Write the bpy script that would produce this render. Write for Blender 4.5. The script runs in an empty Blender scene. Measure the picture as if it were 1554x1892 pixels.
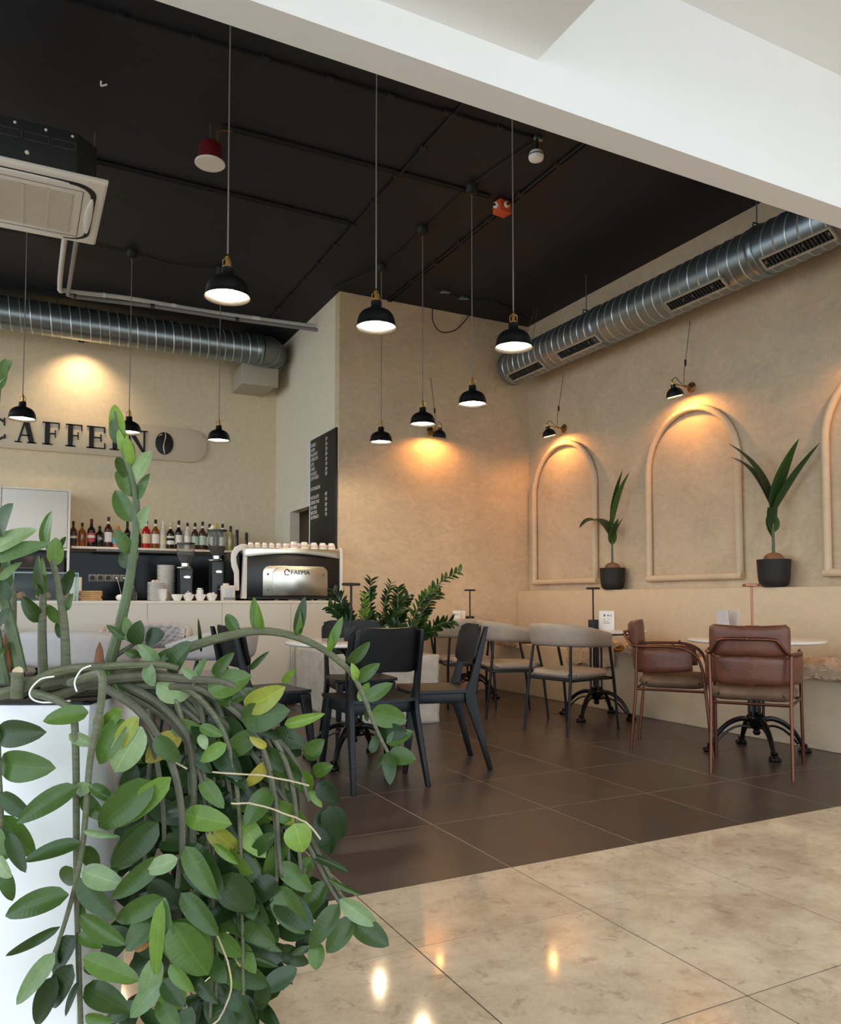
import bpy, bmesh, math, random
from mathutils import Vector, Matrix, Euler
random.seed(7)
R = math.radians
scene = bpy.context.scene
COL = scene.collection

# ------------------------------------------------------------------ camera
FPX, CX, CY, HOR = 1450.0, 777.0, 1036.0, 1107.0
PITCH = math.atan((HOR - CY) / FPX)
YAW = R(27.135)
CAMZ = 1.05
cam_data = bpy.data.cameras.new('camera')
cam_data.sensor_fit = 'HORIZONTAL'
cam_data.sensor_width = 36.0
cam_data.lens = 36.0 * FPX / 1554.0
cam_data.shift_y = (CY - 946.0) / 1554.0
cam_data.clip_end = 200
cam = bpy.data.objects.new('camera', cam_data)
COL.objects.link(cam)
cam.location = (0, 0, CAMZ)
cam.rotation_euler = (R(90) + PITCH, 0, -YAW)
scene.camera = cam

# ------------------------------------------------------------------ world, exposure
world = bpy.data.worlds.new('overcast_sky')
scene.world = world
world.use_nodes = True
wb = world.node_tree.nodes['Background']
wb.inputs[0].default_value = (0.78, 0.90, 1.0, 1)
wb.inputs[1].default_value = 1.85
vs = scene.view_settings
vs.view_transform = 'Standard'
vs.look = 'None'
vs.gamma = 1.0
vs.use_curve_mapping = False
vs.exposure = 0.8
scene.cycles.max_bounces = 8
scene.cycles.diffuse_bounces = 5
scene.cycles.sample_clamp_indirect = 6.0

# ------------------------------------------------------------------ measuring helpers (photo pixel -> place)
FWDH = Vector((math.sin(YAW), math.cos(YAW), 0))
RGT = Vector((math.cos(YAW), -math.sin(YAW), 0))
ZUP = Vector((0, 0, 1))
FWD = FWDH * math.cos(PITCH) + ZUP * math.sin(PITCH)
UPV = -FWDH * math.sin(PITCH) + ZUP * math.cos(PITCH)
C0 = Vector((0, 0, CAMZ))
def ray(x, y): return FWD + RGT * ((x - CX) / FPX) - UPV * ((y - CY) / FPX)
def onX(x, y, X): d = ray(x, y); return C0 + d * (X / d.x)
def onY(x, y, Y): d = ray(x, y); return C0 + d * (Y / d.y)
def onZ(x, y, Z): d = ray(x, y); return C0 + d * ((Z - CAMZ) / d.z)
def atD(x, y, D): return C0 + ray(x, y) * D

# ------------------------------------------------------------------ materials
def lin(c):
    return tuple(((v / 255) / 12.92 if v / 255 <= 0.04045 else ((v / 255 + 0.055) / 1.055) ** 2.4) for v in c) + (1,)
MATS = {}
def mat(name, rgb, rough=0.5, metal=0.0, var=0.0, vscale=6.0, bump=0.0, bscale=60.0, coat=0.0, spec=None,
        emit=None, estr=0.0, trans=0.0, alpha=1.0, rnd=0.0, world_co=False, stretch=None, ior=1.45, rvar=0.0, sub=0.0, tint=None):
    m = bpy.data.materials.new(name)
    m.use_nodes = True
    nt = m.node_tree; N = nt.nodes; L = nt.links
    b = N['Principled BSDF']
    c = lin(rgb)
    b.inputs['Base Color'].default_value = c
    b.inputs['Roughness'].default_value = rough
    b.inputs['Metallic'].default_value = metal
    b.inputs['IOR'].default_value = ior
    b.inputs['Coat Weight'].default_value = coat
    b.inputs['Transmission Weight'].default_value = trans
    b.inputs['Alpha'].default_value = alpha
    if spec is not None: b.inputs['Specular IOR Level'].default_value = spec
    if sub: 
        b.inputs['Subsurface Weight'].default_value = sub
        b.inputs['Subsurface Radius'].default_value = (0.01, 0.02, 0.004)
        b.inputs['Subsurface Scale'].default_value = 0.3
    if emit:
        b.inputs['Emission Color'].default_value = lin(emit)
        b.inputs['Emission Strength'].default_value = estr
    if world_co:
        g = N.new('ShaderNodeNewGeometry'); co = g.outputs['Position']
    else:
        g = N.new('ShaderNodeTexCoord'); co = g.outputs['Object']
    if stretch:
        mp = N.new('ShaderNodeMapping'); mp.inputs['Scale'].default_value = stretch
        L.new(co, mp.inputs['Vector']); co = mp.outputs['Vector']
    src = None
    if var:
        n = N.new('ShaderNodeTexNoise'); n.inputs['Scale'].default_value = vscale; n.inputs['Detail'].default_value = 6
        n.inputs['Roughness'].default_value = 0.62; n.inputs['Distortion'].default_value = 0.1
        L.new(co, n.inputs['Vector'])
        r = N.new('ShaderNodeMapRange'); r.inputs['From Min'].default_value = 0.3; r.inputs['From Max'].default_value = 0.7
        L.new(n.outputs['Fac'], r.inputs['Value'])
        mx = N.new('ShaderNodeMix'); mx.data_type = 'RGBA'
        t = tint or (1, 1, 1)
        mx.inputs['A'].default_value = tuple(max(0, v * (1 - var)) for v in c[:3]) + (1,)
        mx.inputs['B'].default_value = tuple(min(1, v * (1 + var) * t[i]) for i, v in enumerate(c[:3])) + (1,)
        L.new(r.outputs['Result'], mx.inputs['Factor'])
        src = mx.outputs['Result']
        if rvar:
            rr = N.new('ShaderNodeMapRange')
            rr.inputs['To Min'].default_value = max(0.02, rough - rvar); rr.inputs['To Max'].default_value = rough + rvar
            L.new(n.outputs['Fac'], rr.inputs['Value']); L.new(rr.outputs['Result'], b.inputs['Roughness'])
    if rnd:
        oi = N.new('ShaderNodeObjectInfo')
        hs = N.new('ShaderNodeHueSaturation')
        r1 = N.new('ShaderNodeMapRange'); r1.inputs['To Min'].default_value = 1 - rnd; r1.inputs['To Max'].default_value = 1 + rnd
        L.new(oi.outputs['Random'], r1.inputs['Value']); L.new(r1.outputs['Result'], hs.inputs['Value'])
        if src: L.new(src, hs.inputs['Color'])
        else: hs.inputs['Color'].default_value = c
        src = hs.outputs['Color']
    if src: L.new(src, b.inputs['Base Color'])
    if bump:
        n2 = N.new('ShaderNodeTexNoise'); n2.inputs['Scale'].default_value = bscale; n2.inputs['Detail'].default_value = 5
        L.new(co, n2.inputs['Vector'])
        bp = N.new('ShaderNodeBump'); bp.inputs['Strength'].default_value = bump; bp.inputs['Distance'].default_value = 0.01
        L.new(n2.outputs['Fac'], bp.inputs['Height']); L.new(bp.outputs['Normal'], b.inputs['Normal'])
    MATS[name] = m
    return m

def plaster(name, rgb, amount=0.2, rough=0.7):
    m = bpy.data.materials.new(name); m.use_nodes = True
    nt = m.node_tree; N = nt.nodes; L = nt.links; b = N['Principled BSDF']
    b.inputs['Roughness'].default_value = rough
    g = N.new('ShaderNodeNewGeometry')
    def noise(scale, detail, dist, sc=(1, 1, 1), rotv=(0, 0, 0)):
        mp = N.new('ShaderNodeMapping'); mp.inputs['Scale'].default_value = sc; mp.inputs['Rotation'].default_value = rotv
        L.new(g.outputs['Position'], mp.inputs['Vector'])
        n = N.new('ShaderNodeTexNoise'); n.inputs['Scale'].default_value = scale; n.inputs['Detail'].default_value = detail
        n.inputs['Distortion'].default_value = dist; n.inputs['Roughness'].default_value = 0.6
        L.new(mp.outputs['Vector'], n.inputs['Vector']); return n
    a = noise(1.5, 5, 0.9); s = noise(5.0, 6, 2.0, (1, 1, 1.6), (0.7, 0.5, 0.3)); f = noise(24, 4, 1.0)
    c = lin(rgb)
    ad = N.new('ShaderNodeMath'); ad.operation = 'ADD'; L.new(a.outputs['Fac'], ad.inputs[0]); L.new(s.outputs['Fac'], ad.inputs[1])
    sc_ = N.new('ShaderNodeMath'); sc_.operation = 'MULTIPLY'; sc_.inputs[1].default_value = 0.25; L.new(f.outputs['Fac'], sc_.inputs[0])
    ad2 = N.new('ShaderNodeMath'); ad2.operation = 'ADD'; L.new(ad.outputs[0], ad2.inputs[0]); L.new(sc_.outputs[0], ad2.inputs[1])
    r = N.new('ShaderNodeMapRange'); r.inputs['From Min'].default_value = 0.8; r.inputs['From Max'].default_value = 1.5
    L.new(ad2.outputs[0], r.inputs['Value'])
    mx = N.new('ShaderNodeMix'); mx.data_type = 'RGBA'
    mx.inputs['A'].default_value = tuple(v * (1 - amount) for v in c[:3]) + (1,)
    mx.inputs['B'].default_value = tuple(min(1, v * (1 + amount)) for v in c[:3]) + (1,)
    L.new(r.outputs['Result'], mx.inputs['Factor'])
    L.new(mx.outputs['Result'], b.inputs['Base Color'])
    bp = N.new('ShaderNodeBump'); bp.inputs['Strength'].default_value = 0.25; bp.inputs['Distance'].default_value = 0.01
    L.new(s.outputs['Fac'], bp.inputs['Height']); L.new(bp.outputs['Normal'], b.inputs['Normal'])
    MATS[name] = m
    return m

def marble_floor(name):
    m = bpy.data.materials.new(name); m.use_nodes = True
    nt = m.node_tree; N = nt.nodes; L = nt.links; b = N['Principled BSDF']
    g = N.new('ShaderNodeNewGeometry')
    def noise(scale, detail, dist, rough=0.6):
        n = N.new('ShaderNodeTexNoise'); n.inputs['Scale'].default_value = scale; n.inputs['Detail'].default_value = detail
        n.inputs['Distortion'].default_value = dist; n.inputs['Roughness'].default_value = rough
        L.new(g.outputs['Position'], n.inputs['Vector']); return n
    big = noise(3.0, 10, 0.15, 0.75); spots = noise(13, 8, 0.5, 0.7); fine = noise(130, 5, 0.2, 0.75)
    r1 = N.new('ShaderNodeValToRGB'); e = r1.color_ramp.elements
    e[0].position = 0.34; e[0].color = lin((194, 170, 142)); e[1].position = 0.66; e[1].color = lin((236, 216, 188))
    L.new(big.outputs['Fac'], r1.inputs['Fac'])
    r2 = N.new('ShaderNodeValToRGB'); e = r2.color_ramp.elements
    e[0].position = 0.56; e[0].color = (0, 0, 0, 1); e[1].position = 0.66; e[1].color = (1, 1, 1, 1)
    L.new(spots.outputs['Fac'], r2.inputs['Fac'])
    m1 = N.new('ShaderNodeMix'); m1.data_type = 'RGBA'; m1.inputs['B'].default_value = lin((140, 115, 88))
    sc_ = N.new('ShaderNodeMath'); sc_.operation = 'MULTIPLY'; sc_.inputs[1].default_value = 0.42
    L.new(r2.outputs['Color'], sc_.inputs[0]); L.new(sc_.outputs[0], m1.inputs['Factor'])
    L.new(r1.outputs['Color'], m1.inputs['A'])
    m2 = N.new('ShaderNodeMix'); m2.data_type = 'RGBA'; m2.blend_type = 'MULTIPLY'; m2.inputs['Factor'].default_value = 0.34
    L.new(m1.outputs['Result'], m2.inputs['A']); L.new(fine.outputs['Color'], m2.inputs['B'])
    hs = N.new('ShaderNodeHueSaturation'); oi = N.new('ShaderNodeObjectInfo')
    r3 = N.new('ShaderNodeMapRange'); r3.inputs['To Min'].default_value = 0.95; r3.inputs['To Max'].default_value = 1.05
    L.new(oi.outputs['Random'], r3.inputs['Value']); L.new(r3.outputs['Result'], hs.inputs['Value'])
    m3 = N.new('ShaderNodeMix'); m3.data_type = 'RGBA'
    L.new(m2.outputs['Result'], hs.inputs['Color']); L.new(hs.outputs['Color'], b.inputs['Base Color'])
    b.inputs['Roughness'].default_value = 0.075
    b.inputs['Specular IOR Level'].default_value = 0.45
    MATS[name] = m
    return m

def leaf_mat(name, rgb, rgb2, rough=0.3):
    m = bpy.data.materials.new(name); m.use_nodes = True
    nt = m.node_tree; N = nt.nodes; L = nt.links; b = N['Principled BSDF']
    oi = N.new('ShaderNodeObjectInfo'); mx = N.new('ShaderNodeMix'); mx.data_type = 'RGBA'
    mx.inputs['A'].default_value = lin(rgb); mx.inputs['B'].default_value = lin(rgb2)
    pw = N.new('ShaderNodeMath'); pw.operation = 'POWER'; pw.inputs[1].default_value = 1.6
    L.new(oi.outputs['Random'], pw.inputs[0]); L.new(pw.outputs[0], mx.inputs['Factor'])
    tc = N.new('ShaderNodeTexCoord')
    sx = N.new('ShaderNodeSeparateXYZ'); L.new(tc.outputs['Object'], sx.inputs['Vector'])
    ab = N.new('ShaderNodeMath'); ab.operation = 'ABSOLUTE'; L.new(sx.outputs['Y'], ab.inputs[0])
    rg = N.new('ShaderNodeMapRange'); rg.inputs['From Min'].default_value = 0.0; rg.inputs['From Max'].default_value = 0.016
    rg.inputs['To Min'].default_value = 1.3; rg.inputs['To Max'].default_value = 1.0
    L.new(ab.outputs[0], rg.inputs['Value'])
    n = N.new('ShaderNodeTexNoise'); n.inputs['Scale'].default_value = 5; L.new(tc.outputs['Object'], n.inputs['Vector'])
    r2 = N.new('ShaderNodeMapRange'); r2.inputs['To Min'].default_value = 0.75; r2.inputs['To Max'].default_value = 1.25
    L.new(n.outputs['Fac'], r2.inputs['Value'])
    mu = N.new('ShaderNodeMath'); mu.operation = 'MULTIPLY'; L.new(rg.outputs['Result'], mu.inputs[0]); L.new(r2.outputs['Result'], mu.inputs[1])
    hs = N.new('ShaderNodeHueSaturation'); L.new(mx.outputs['Result'], hs.inputs['Color']); L.new(mu.outputs[0], hs.inputs['Value'])
    L.new(hs.outputs['Color'], b.inputs['Base Color'])
    b.inputs['Roughness'].default_value = rough
    b.inputs['Specular IOR Level'].default_value = 0.4
    # side veins
    wv = N.new('ShaderNodeTexWave'); wv.inputs['Scale'].default_value = 4.0; wv.inputs['Distortion'].default_value = 1.0
    L.new(tc.outputs['Object'], wv.inputs['Vector'])
    bp = N.new('ShaderNodeBump'); bp.inputs['Strength'].default_value = 0.03; bp.inputs['Distance'].default_value = 0.02
    L.new(wv.outputs['Fac'], bp.inputs['Height']); L.new(bp.outputs['Normal'], b.inputs['Normal'])
    tr = N.new('ShaderNodeBsdfTranslucent'); L.new(hs.outputs['Color'], tr.inputs['Color'])
    ms = N.new('ShaderNodeMixShader'); ms.inputs[0].default_value = 0.25
    L.new(b.outputs[0], ms.inputs[1]); L.new(tr.outputs[0], ms.inputs[2])
    L.new(ms.outputs[0], N['Material Output'].inputs['Surface'])
    MATS[name] = m
    return m

plaster('plaster_wall', (196, 176, 148), 0.17)
plaster('plaster_pillar', (204, 181, 150), 0.17)
plaster('plaster_trim', (206, 184, 154), 0.08)
mat('back_wall_paint', (222, 203, 170), 0.75, var=0.06, vscale=14, bump=0.25, bscale=40, world_co=True)
mat('side_wall_paint', (222, 212, 190), 0.75, var=0.04, vscale=8, bump=0.15, bscale=40, world_co=True)
mat('black_ceiling', (18, 21, 29), 0.65, var=0.25, vscale=3, bump=0.25, bscale=15, world_co=True)
mat('white_paint', (232, 234, 236), 0.7, var=0.015, vscale=3)
mat('dark_tile', (67, 56, 50), 0.3, var=0.2, vscale=5.0, world_co=True, rnd=0.05, rvar=0.05)
mat('tile_joint', (160, 146, 130), 0.8)
mat('marble_joint', (74, 60, 47), 0.8)
marble_floor('marble_floor')
mat('galvanised', (138, 148, 152), 0.33, 0.9, var=0.05, vscale=3)
mat('galvanised_seam', (190, 196, 198), 0.35, 0.8)
mat('galvanised_dark', (86, 88, 86), 0.5, 0.5)
mat('vent_frame', (176, 168, 150), 0.5, 0.2)
mat('vent_dark', (22, 23, 24), 0.6)
mat('black_enamel', (16, 16, 16), 0.38)
mat('black_matte', (19, 19, 20), 0.6)
mat('black_wood', (10, 11, 13), 0.42, var=0.2, vscale=20, spec=.35)
mat('cast_iron', (14, 14, 15), 0.3, 0.3, bump=0.15, bscale=80)
mat('black_tube', (24, 26, 28), 0.35, 0.3)
mat('shade_white', (245, 243, 238), 0.5)
mat('brass', (190, 150, 88), 0.28, 1.0)
mat('antique_brass', (150, 116, 76), 0.32, 1.0)
mat('cord_grey', (122, 118, 112), 0.8, stretch=(1, 1, 8), var=0.25, vscale=60)
mat('cord_black', (20, 20, 20), 0.6)
mat('bulb_glow', (255, 225, 180), 0.5, emit=(255, 226, 186), estr=310.0)
mat('bulb_glow_wall', (255, 200, 130), 0.5, emit=(255, 176, 92), estr=540.0)
mat('white_plastic', (240, 238, 232), 0.45)
mat('cream_plastic', (214, 208, 194), 0.5)
mat('grille_mesh', (196, 190, 174), 0.6, var=0.2, vscale=90)
mat('dark_grey_metal', (58, 62, 64), 0.5, 0.4)
mat('grey_metal', (120, 120, 118), 0.4, 0.7)
mat('speaker_red', (104, 22, 28), 0.5)
mat('orange_plastic', (206, 84, 40), 0.5)
mat('pvc_white', (205, 203, 198), 0.5)
mat('pvc_grey', (128, 128, 128), 0.5)
mat('grey_leather', (158, 143, 128), 0.48, var=0.08, vscale=12, bump=0.12, bscale=120)
mat('quilt_fabric', (176, 170, 168), 0.7, var=0.05, vscale=20, bump=0.1, bscale=200)
mat('quilt_beige', (176, 154, 132), 0.6, var=0.05)
mat('brown_leather', (98, 58, 42), 0.38, var=0.28, vscale=9, bump=0.15, bscale=90, rvar=0.1)
mat('brown_suede', (108, 82, 62), 0.75, var=0.3, vscale=10)
mat('copper_tube', (108, 68, 54), 0.34, 0.9)
mat('copper_lamp', (150, 100, 82), 0.3, 0.95)
mat('table_marble', (222, 214, 206), 0.14, var=0.1, vscale=4)
mat('stone_block', (188, 180, 168), 0.85, var=0.13, vscale=7, bump=1.0, bscale=22)
mat('soil', (52, 40, 30), 0.95, bump=0.8, bscale=60)
mat('fur', (206, 176, 146), 0.9, var=0.2, vscale=14)
mat('fur_tips', (222, 196, 168), 0.9, var=0.2, vscale=20)
mat('pot_black', (28, 27, 26), 0.62)
mat('coconut', (128, 90, 62), 0.9, var=0.35, vscale=16, bump=0.7, bscale=50)
mat('stem_green', (74, 90, 56), 0.45, var=0.3, vscale=16)
mat('stem_olive', (92, 96, 72), 0.55, var=0.3, vscale=30, stretch=(1, 1, 6))
mat('stem_grey', (84, 84, 68), 0.6, var=0.3, vscale=24)
mat('twig_pale', (186, 170, 142), 0.8, var=0.2, vscale=30)
mat('sheath_brown', (120, 78, 50), 0.8, var=0.3, vscale=20)
leaf_mat('leaf_green', (42, 66, 27), (88, 120, 50), 0.26)
leaf_mat('leaf_lime', (96, 130, 48), (130, 160, 70), 0.28)
leaf_mat('leaf_yellow', (138, 150, 58), (176, 160, 72), 0.35)
leaf_mat('leaf_pale', (92, 120, 78), (140, 164, 116), 0.2)
leaf_mat('leaf_dark', (24, 46, 18), (44, 72, 30), 0.3)
leaf_mat('leaf_palm', (38, 66, 34), (64, 96, 46), 0.32)
leaf_mat('leaf_tan', (176, 124, 72), (150, 92, 52), 0.6)
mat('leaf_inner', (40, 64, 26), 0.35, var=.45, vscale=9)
mat('planter_white', (238, 242, 246), 0.35)
mat('planter_dark', (40, 40, 40), 0.6)
mat('counter_front', (216, 206, 190), 0.5, var=0.02, vscale=3)
mat('counter_top', (226, 216, 200), 0.4)
mat('white_lacquer', (226, 220, 210), 0.35)
mat('backsplash_black', (14, 15, 17), 0.12, spec=.18)
mat('shelf_wood', (222, 208, 190), 0.5)
mat('chrome', (215, 215, 210), 0.08, 1.0)
mat('mirror_steel', (200, 194, 180), 0.24, 1.0)
mat('machine_black', (14, 14, 15), 0.3)
mat('porcelain', (236, 230, 222), 0.25)
mat('cup_print', (216, 196, 182), 0.5)
mat('hopper_glass', (235, 235, 230), 0.03, trans=0.95, ior=1.12)
mat('case_glass', (228, 240, 238), 0.03, trans=0.95, ior=1.1)
mat('case_edge', (150, 180, 176), 0.2)
mat('coffee_beans', (40, 24, 16), 0.5, bump=0.8, bscale=120)
mat('sign_plate', (208, 190, 162), 0.55)
mat('letter_black', (14, 14, 15), 0.5)
mat('board_black', (20, 19, 18), 0.5)
mat('chalk_white', (226, 220, 212), 0.8)
mat('paper_white', (232, 228, 222), 0.7)
mat('acrylic', (226, 222, 226), 0.2, trans=0.35)
mat('wood_board', (186, 146, 100), 0.6, var=0.2, vscale=10)
mat('pastry', (186, 130, 84), 0.7, var=0.2, vscale=30)
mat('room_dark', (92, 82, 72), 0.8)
mat('socket_grey', (150, 146, 138), 0.4, 0.3)
for nm, c in (('amber', (120, 66, 24)), ('dark', (22, 16, 14)), ('red', (168, 20, 20)), ('clear', (196, 190, 176)),
              ('wine', (70, 18, 24)), ('pink', (196, 110, 92)), ('green', (30, 40, 26)), ('brown', (66, 36, 22)), ('yellow', (150, 140, 84))):
    mat('bottle_' + nm, c, 0.12, coat=0.4)
for nm, c in (('white', (226, 220, 210)), ('mint', (176, 196, 176)), ('navy', (34, 34, 62)), ('rose', (176, 72, 80)), ('blue', (96, 176, 206)),
              ('cream', (216, 200, 168)), ('gold', (190, 150, 60)), ('capblack', (18, 17, 18)), ('capred', (110, 22, 24)), ('capyellow', (214, 180, 40))):
    mat('label_' + nm, c, 0.6)

# ------------------------------------------------------------------ mesh helpers
class MB:
    def __init__(s): s.v = []; s.f = []
    def add(s, vs_, fs, M=None):
        o = len(s.v)
        s.v += [tuple(M @ Vector(p)) if M else tuple(p) for p in vs_]
        s.f += [tuple(i + o for i in q) for q in fs]
        return s
    def box(s, c, d, M=None):
        x, y, z = c; a, b, h = d[0] / 2, d[1] / 2, d[2] / 2
        vs_ = [(x + i * a, y + j * b, z + k * h) for i in (-1, 1) for j in (-1, 1) for k in (-1, 1)]
        return s.add(vs_, [(0, 1, 3, 2), (4, 6, 7, 5), (0, 4, 5, 1), (2, 3, 7, 6), (0, 2, 6, 4), (1, 5, 7, 3)], M)
    def bb(s, x0, x1, y0, y1, z0, z1, M=None):
        return s.box(((x0 + x1) / 2, (y0 + y1) / 2, (z0 + z1) / 2), (x1 - x0, y1 - y0, z1 - z0), M)
    def tube(s, pts, r, n=8, caps=True, M=None):
        pts = [Vector(p) for p in pts]
        rs = r if isinstance(r, (list, tuple)) else [r] * len(pts)
        vs_, fs = [], []
        t = (pts[1] - pts[0]).normalized()
        nrm = t.orthogonal().normalized()
        for i, p in enumerate(pts):
            if i == 0: tt = pts[1] - pts[0]
            elif i == len(pts) - 1: tt = pts[-1] - pts[-2]
            else: tt = (pts[i + 1] - p).normalized() + (p - pts[i - 1]).normalized()
            if tt.length < 1e-9: tt = t
            tt = tt.normalized()
            q = t.rotation_difference(tt); nrm = (q @ nrm).normalized(); t = tt
            bn = t.cross(nrm)
            for k in range(n):
                a = 2 * math.pi * k / n
                vs_.append(p + (nrm * math.cos(a) + bn * math.sin(a)) * rs[i])
        for i in range(len(pts) - 1):
            for k in range(n):
                k2 = (k + 1) % n
                fs.append((i * n + k, i * n + k2, (i + 1) * n + k2, (i + 1) * n + k))
        if caps:
            fs.append(tuple(reversed(range(n)))); fs.append(tuple((len(pts) - 1) * n + k for k in range(n)))
        return s.add(vs_, fs, M)
    def lathe(s, prof, n=24, c=(0, 0, 0), M=None, close=False, caps=True):
        vs_, fs = [], []
        for r, z in prof:
            for k in range(n):
                a = 2 * math.pi * k / n
                vs_.append((c[0] + r * math.cos(a), c[1] + r * math.sin(a), c[2] + z))
        m = len(prof)
        for i in range(m - 1 if not close else m):
            i2 = (i + 1) % m
            for k in range(n):
                k2 = (k + 1) % n
                fs.append((i * n + k, i * n + k2, i2 * n + k2, i2 * n + k))
        if not close and caps:
            if prof[0][0] > 1e-6: fs.append(tuple(reversed(range(n))))
            if prof[-1][0] > 1e-6: fs.append(tuple((m - 1) * n + k for k in range(n)))
        return s.add(vs_, fs, M)
    def cyl(s, c, r, h, n=20, M=None):
        return s.lathe([(r, 0), (r, h)], n, c, M)
    def loft(s, secs, M=None):
        # list of (x, y, z, wx, wy): rectangles in XY stacked
        vs_, fs = [], []
        for x, y, z, a, b in secs:
            vs_ += [(x - a / 2, y - b / 2, z), (x + a / 2, y - b / 2, z), (x + a / 2, y + b / 2, z), (x - a / 2, y + b / 2, z)]
        for i in range(len(secs) - 1):
            for k in range(4):
                k2 = (k + 1) % 4
                fs.append((i * 4 + k, i * 4 + k2, i * 4 + 4 + k2, i * 4 + 4 + k))
        fs.append((3, 2, 1, 0)); e = (len(secs) - 1) * 4; fs.append((e, e + 1, e + 2, e + 3))
        return s.add(vs_, fs, M)
    def prism(s, poly, h0, h1, M=None):
        n = len(poly)
        vs_ = [(x, y, h0) for x, y in poly] + [(x, y, h1) for x, y in poly]
        fs = [tuple(reversed(range(n))), tuple(range(n, 2 * n))] + [(k, (k + 1) % n, n + (k + 1) % n, n + k) for k in range(n)]
        return s.add(vs_, fs, M)
    def sheet(s, fn, nu, nv, th, M=None):
        # closed padded shell around fn(u,v), u,v in 0..1 ; th scalar or function
        def P(u, v): return Vector(fn(u, v))
        e = 1e-3; top = []; bot = []
        for i in range(nu + 1):
            for j in range(nv + 1):
                u, v = i / nu, j / nv
                p = P(u, v)
                du = P(min(1, u + e), v) - P(max(0, u - e), v); dv = P(u, min(1, v + e)) - P(u, max(0, v - e))
                nn = du.cross(dv)
                nn = nn.normalized() if nn.length > 1e-12 else Vector((0, 0, 1))
                t = th(u, v) if callable(th) else th
                top.append(p + nn * t / 2); bot.append(p - nn * t / 2)
        o = len(top); idx = lambda i, j: i * (nv + 1) + j
        fs = []
        for i in range(nu):
            for j in range(nv):
                a, b, c, d = idx(i, j), idx(i + 1, j), idx(i + 1, j + 1), idx(i, j + 1)
                fs.append((a, b, c, d)); fs.append((d + o, c + o, b + o, a + o))
        for i in range(nu):
            a, b = idx(i, 0), idx(i + 1, 0); fs.append((b, a, a + o, b + o))
            a, b = idx(i, nv), idx(i + 1, nv); fs.append((a, b, b + o, a + o))
        for j in range(nv):
            a, b = idx(0, j), idx(0, j + 1); fs.append((a, b, b + o, a + o))
            a, b = idx(nu, j), idx(nu, j + 1); fs.append((b, a, a + o, b + o))
        return s.add(top + bot, fs, M)
    def sphere(s, c, r, n=16, m=8, sc=(1, 1, 1), M=None):
        prof = [(max(1e-7, r * math.sin(math.pi * i / m)), -r * math.cos(math.pi * i / m)) for i in range(m + 1)]
        vs_, fs = [], []
        for q, z in prof:
            for k in range(n):
                a = 2 * math.pi * k / n
                vs_.append((c[0] + q * math.cos(a) * sc[0], c[1] + q * math.sin(a) * sc[1], c[2] + z * sc[2]))
        for i in range(m):
            for k in range(n):
                k2 = (k + 1) % n
                fs.append((i * n + k, i * n + k2, i * n + n + k2, i * n + n + k))
        return s.add(vs_, fs, M)
    def mesh(s, name, material, bevel=0.0, segs=2, smooth=40):
        bm = bmesh.new()
        vv = [bm.verts.new(p) for p in s.v]
        for q in s.f:
            try: bm.faces.new([vv[i] for i in q])
            except ValueError: pass
        bmesh.ops.remove_doubles(bm, verts=bm.verts, dist=1e-5)
        bmesh.ops.recalc_face_normals(bm, faces=bm.faces)
        if bevel:
            ed = [e for e in bm.edges if len(e.link_faces) == 2 and e.calc_face_angle(0) > 0.6]
            bmesh.ops.bevel(bm, geom=ed, offset=bevel, segments=segs, affect='EDGES', profile=0.5, clamp_overlap=True)
        me = bpy.data.meshes.new(name)
        bm.to_mesh(me); bm.free()
        me.materials.append(MATS[material])
        if smooth:
            for p in me.polygons: p.use_smooth = True
            me.set_sharp_from_angle(angle=R(smooth))
        return me
    def build(s, name, material, parent=None, bevel=0.0, segs=2, smooth=40, origin=None):
        if origin is not None:
            o = Vector(origin)
            s.v = [tuple(Vector(p) - o) for p in s.v]
        me = s.mesh(name, material, bevel, segs, smooth)
        ob = bpy.data.objects.new(name, me)
        COL.objects.link(ob)
        if parent: ob.parent = parent
        elif origin is not None: ob.location = origin
        return ob

def tag(o, label=None, cat=None, group=None, kind=None):
    if label: o['label'] = label
    if cat: o['category'] = cat
    if group: o['group'] = group
    if kind: o['kind'] = kind
    return o
def thing(name, label, cat, loc=(0, 0, 0), rz=0.0, group=None):
    o = bpy.data.objects.new(name, None)
    o.empty_display_size = 0.1
    COL.objects.link(o); o.location = loc; o.rotation_euler = (0, 0, rz)
    return tag(o, label, cat, group)
KIDS = {}
def copy_tree(o, parent=None):
    c = o.copy(); COL.objects.link(c); c.parent = parent
    for ch in [x for x in o.children]: copy_tree(ch, c)
    return c
def place(proto, loc, rz, label, used=[]):
    if proto not in used: used.append(proto); o = proto
    else: o = copy_tree(proto)
    o.location = loc; o.rotation_euler = (0, 0, rz)
    if label: o['label'] = label
    return o
def obj(name, me, parent=None, M=None):
    o = bpy.data.objects.new(name, me); COL.objects.link(o)
    if parent: o.parent = parent
    if M is not None: o.matrix_local = M
    return o
def text_mesh(name, txt, size, material, M, parent, extrude=0.001, squeeze=1.0, align='LEFT'):
    cu = bpy.data.curves.new(name, 'FONT'); cu.body = txt; cu.size = size; cu.extrude = extrude; cu.align_x = align
    t = bpy.data.objects.new(name, cu); COL.objects.link(t)
    bpy.context.view_layer.update()
    me = bpy.data.meshes.new_from_object(t.evaluated_get(bpy.context.evaluated_depsgraph_get()))
    bpy.data.objects.remove(t); bpy.data.curves.remove(cu)
    me.name = name; me.materials.clear(); me.materials.append(MATS[material])
    for v in me.vertices: v.co.x *= squeeze
    return obj(name, me, parent, M)
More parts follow.
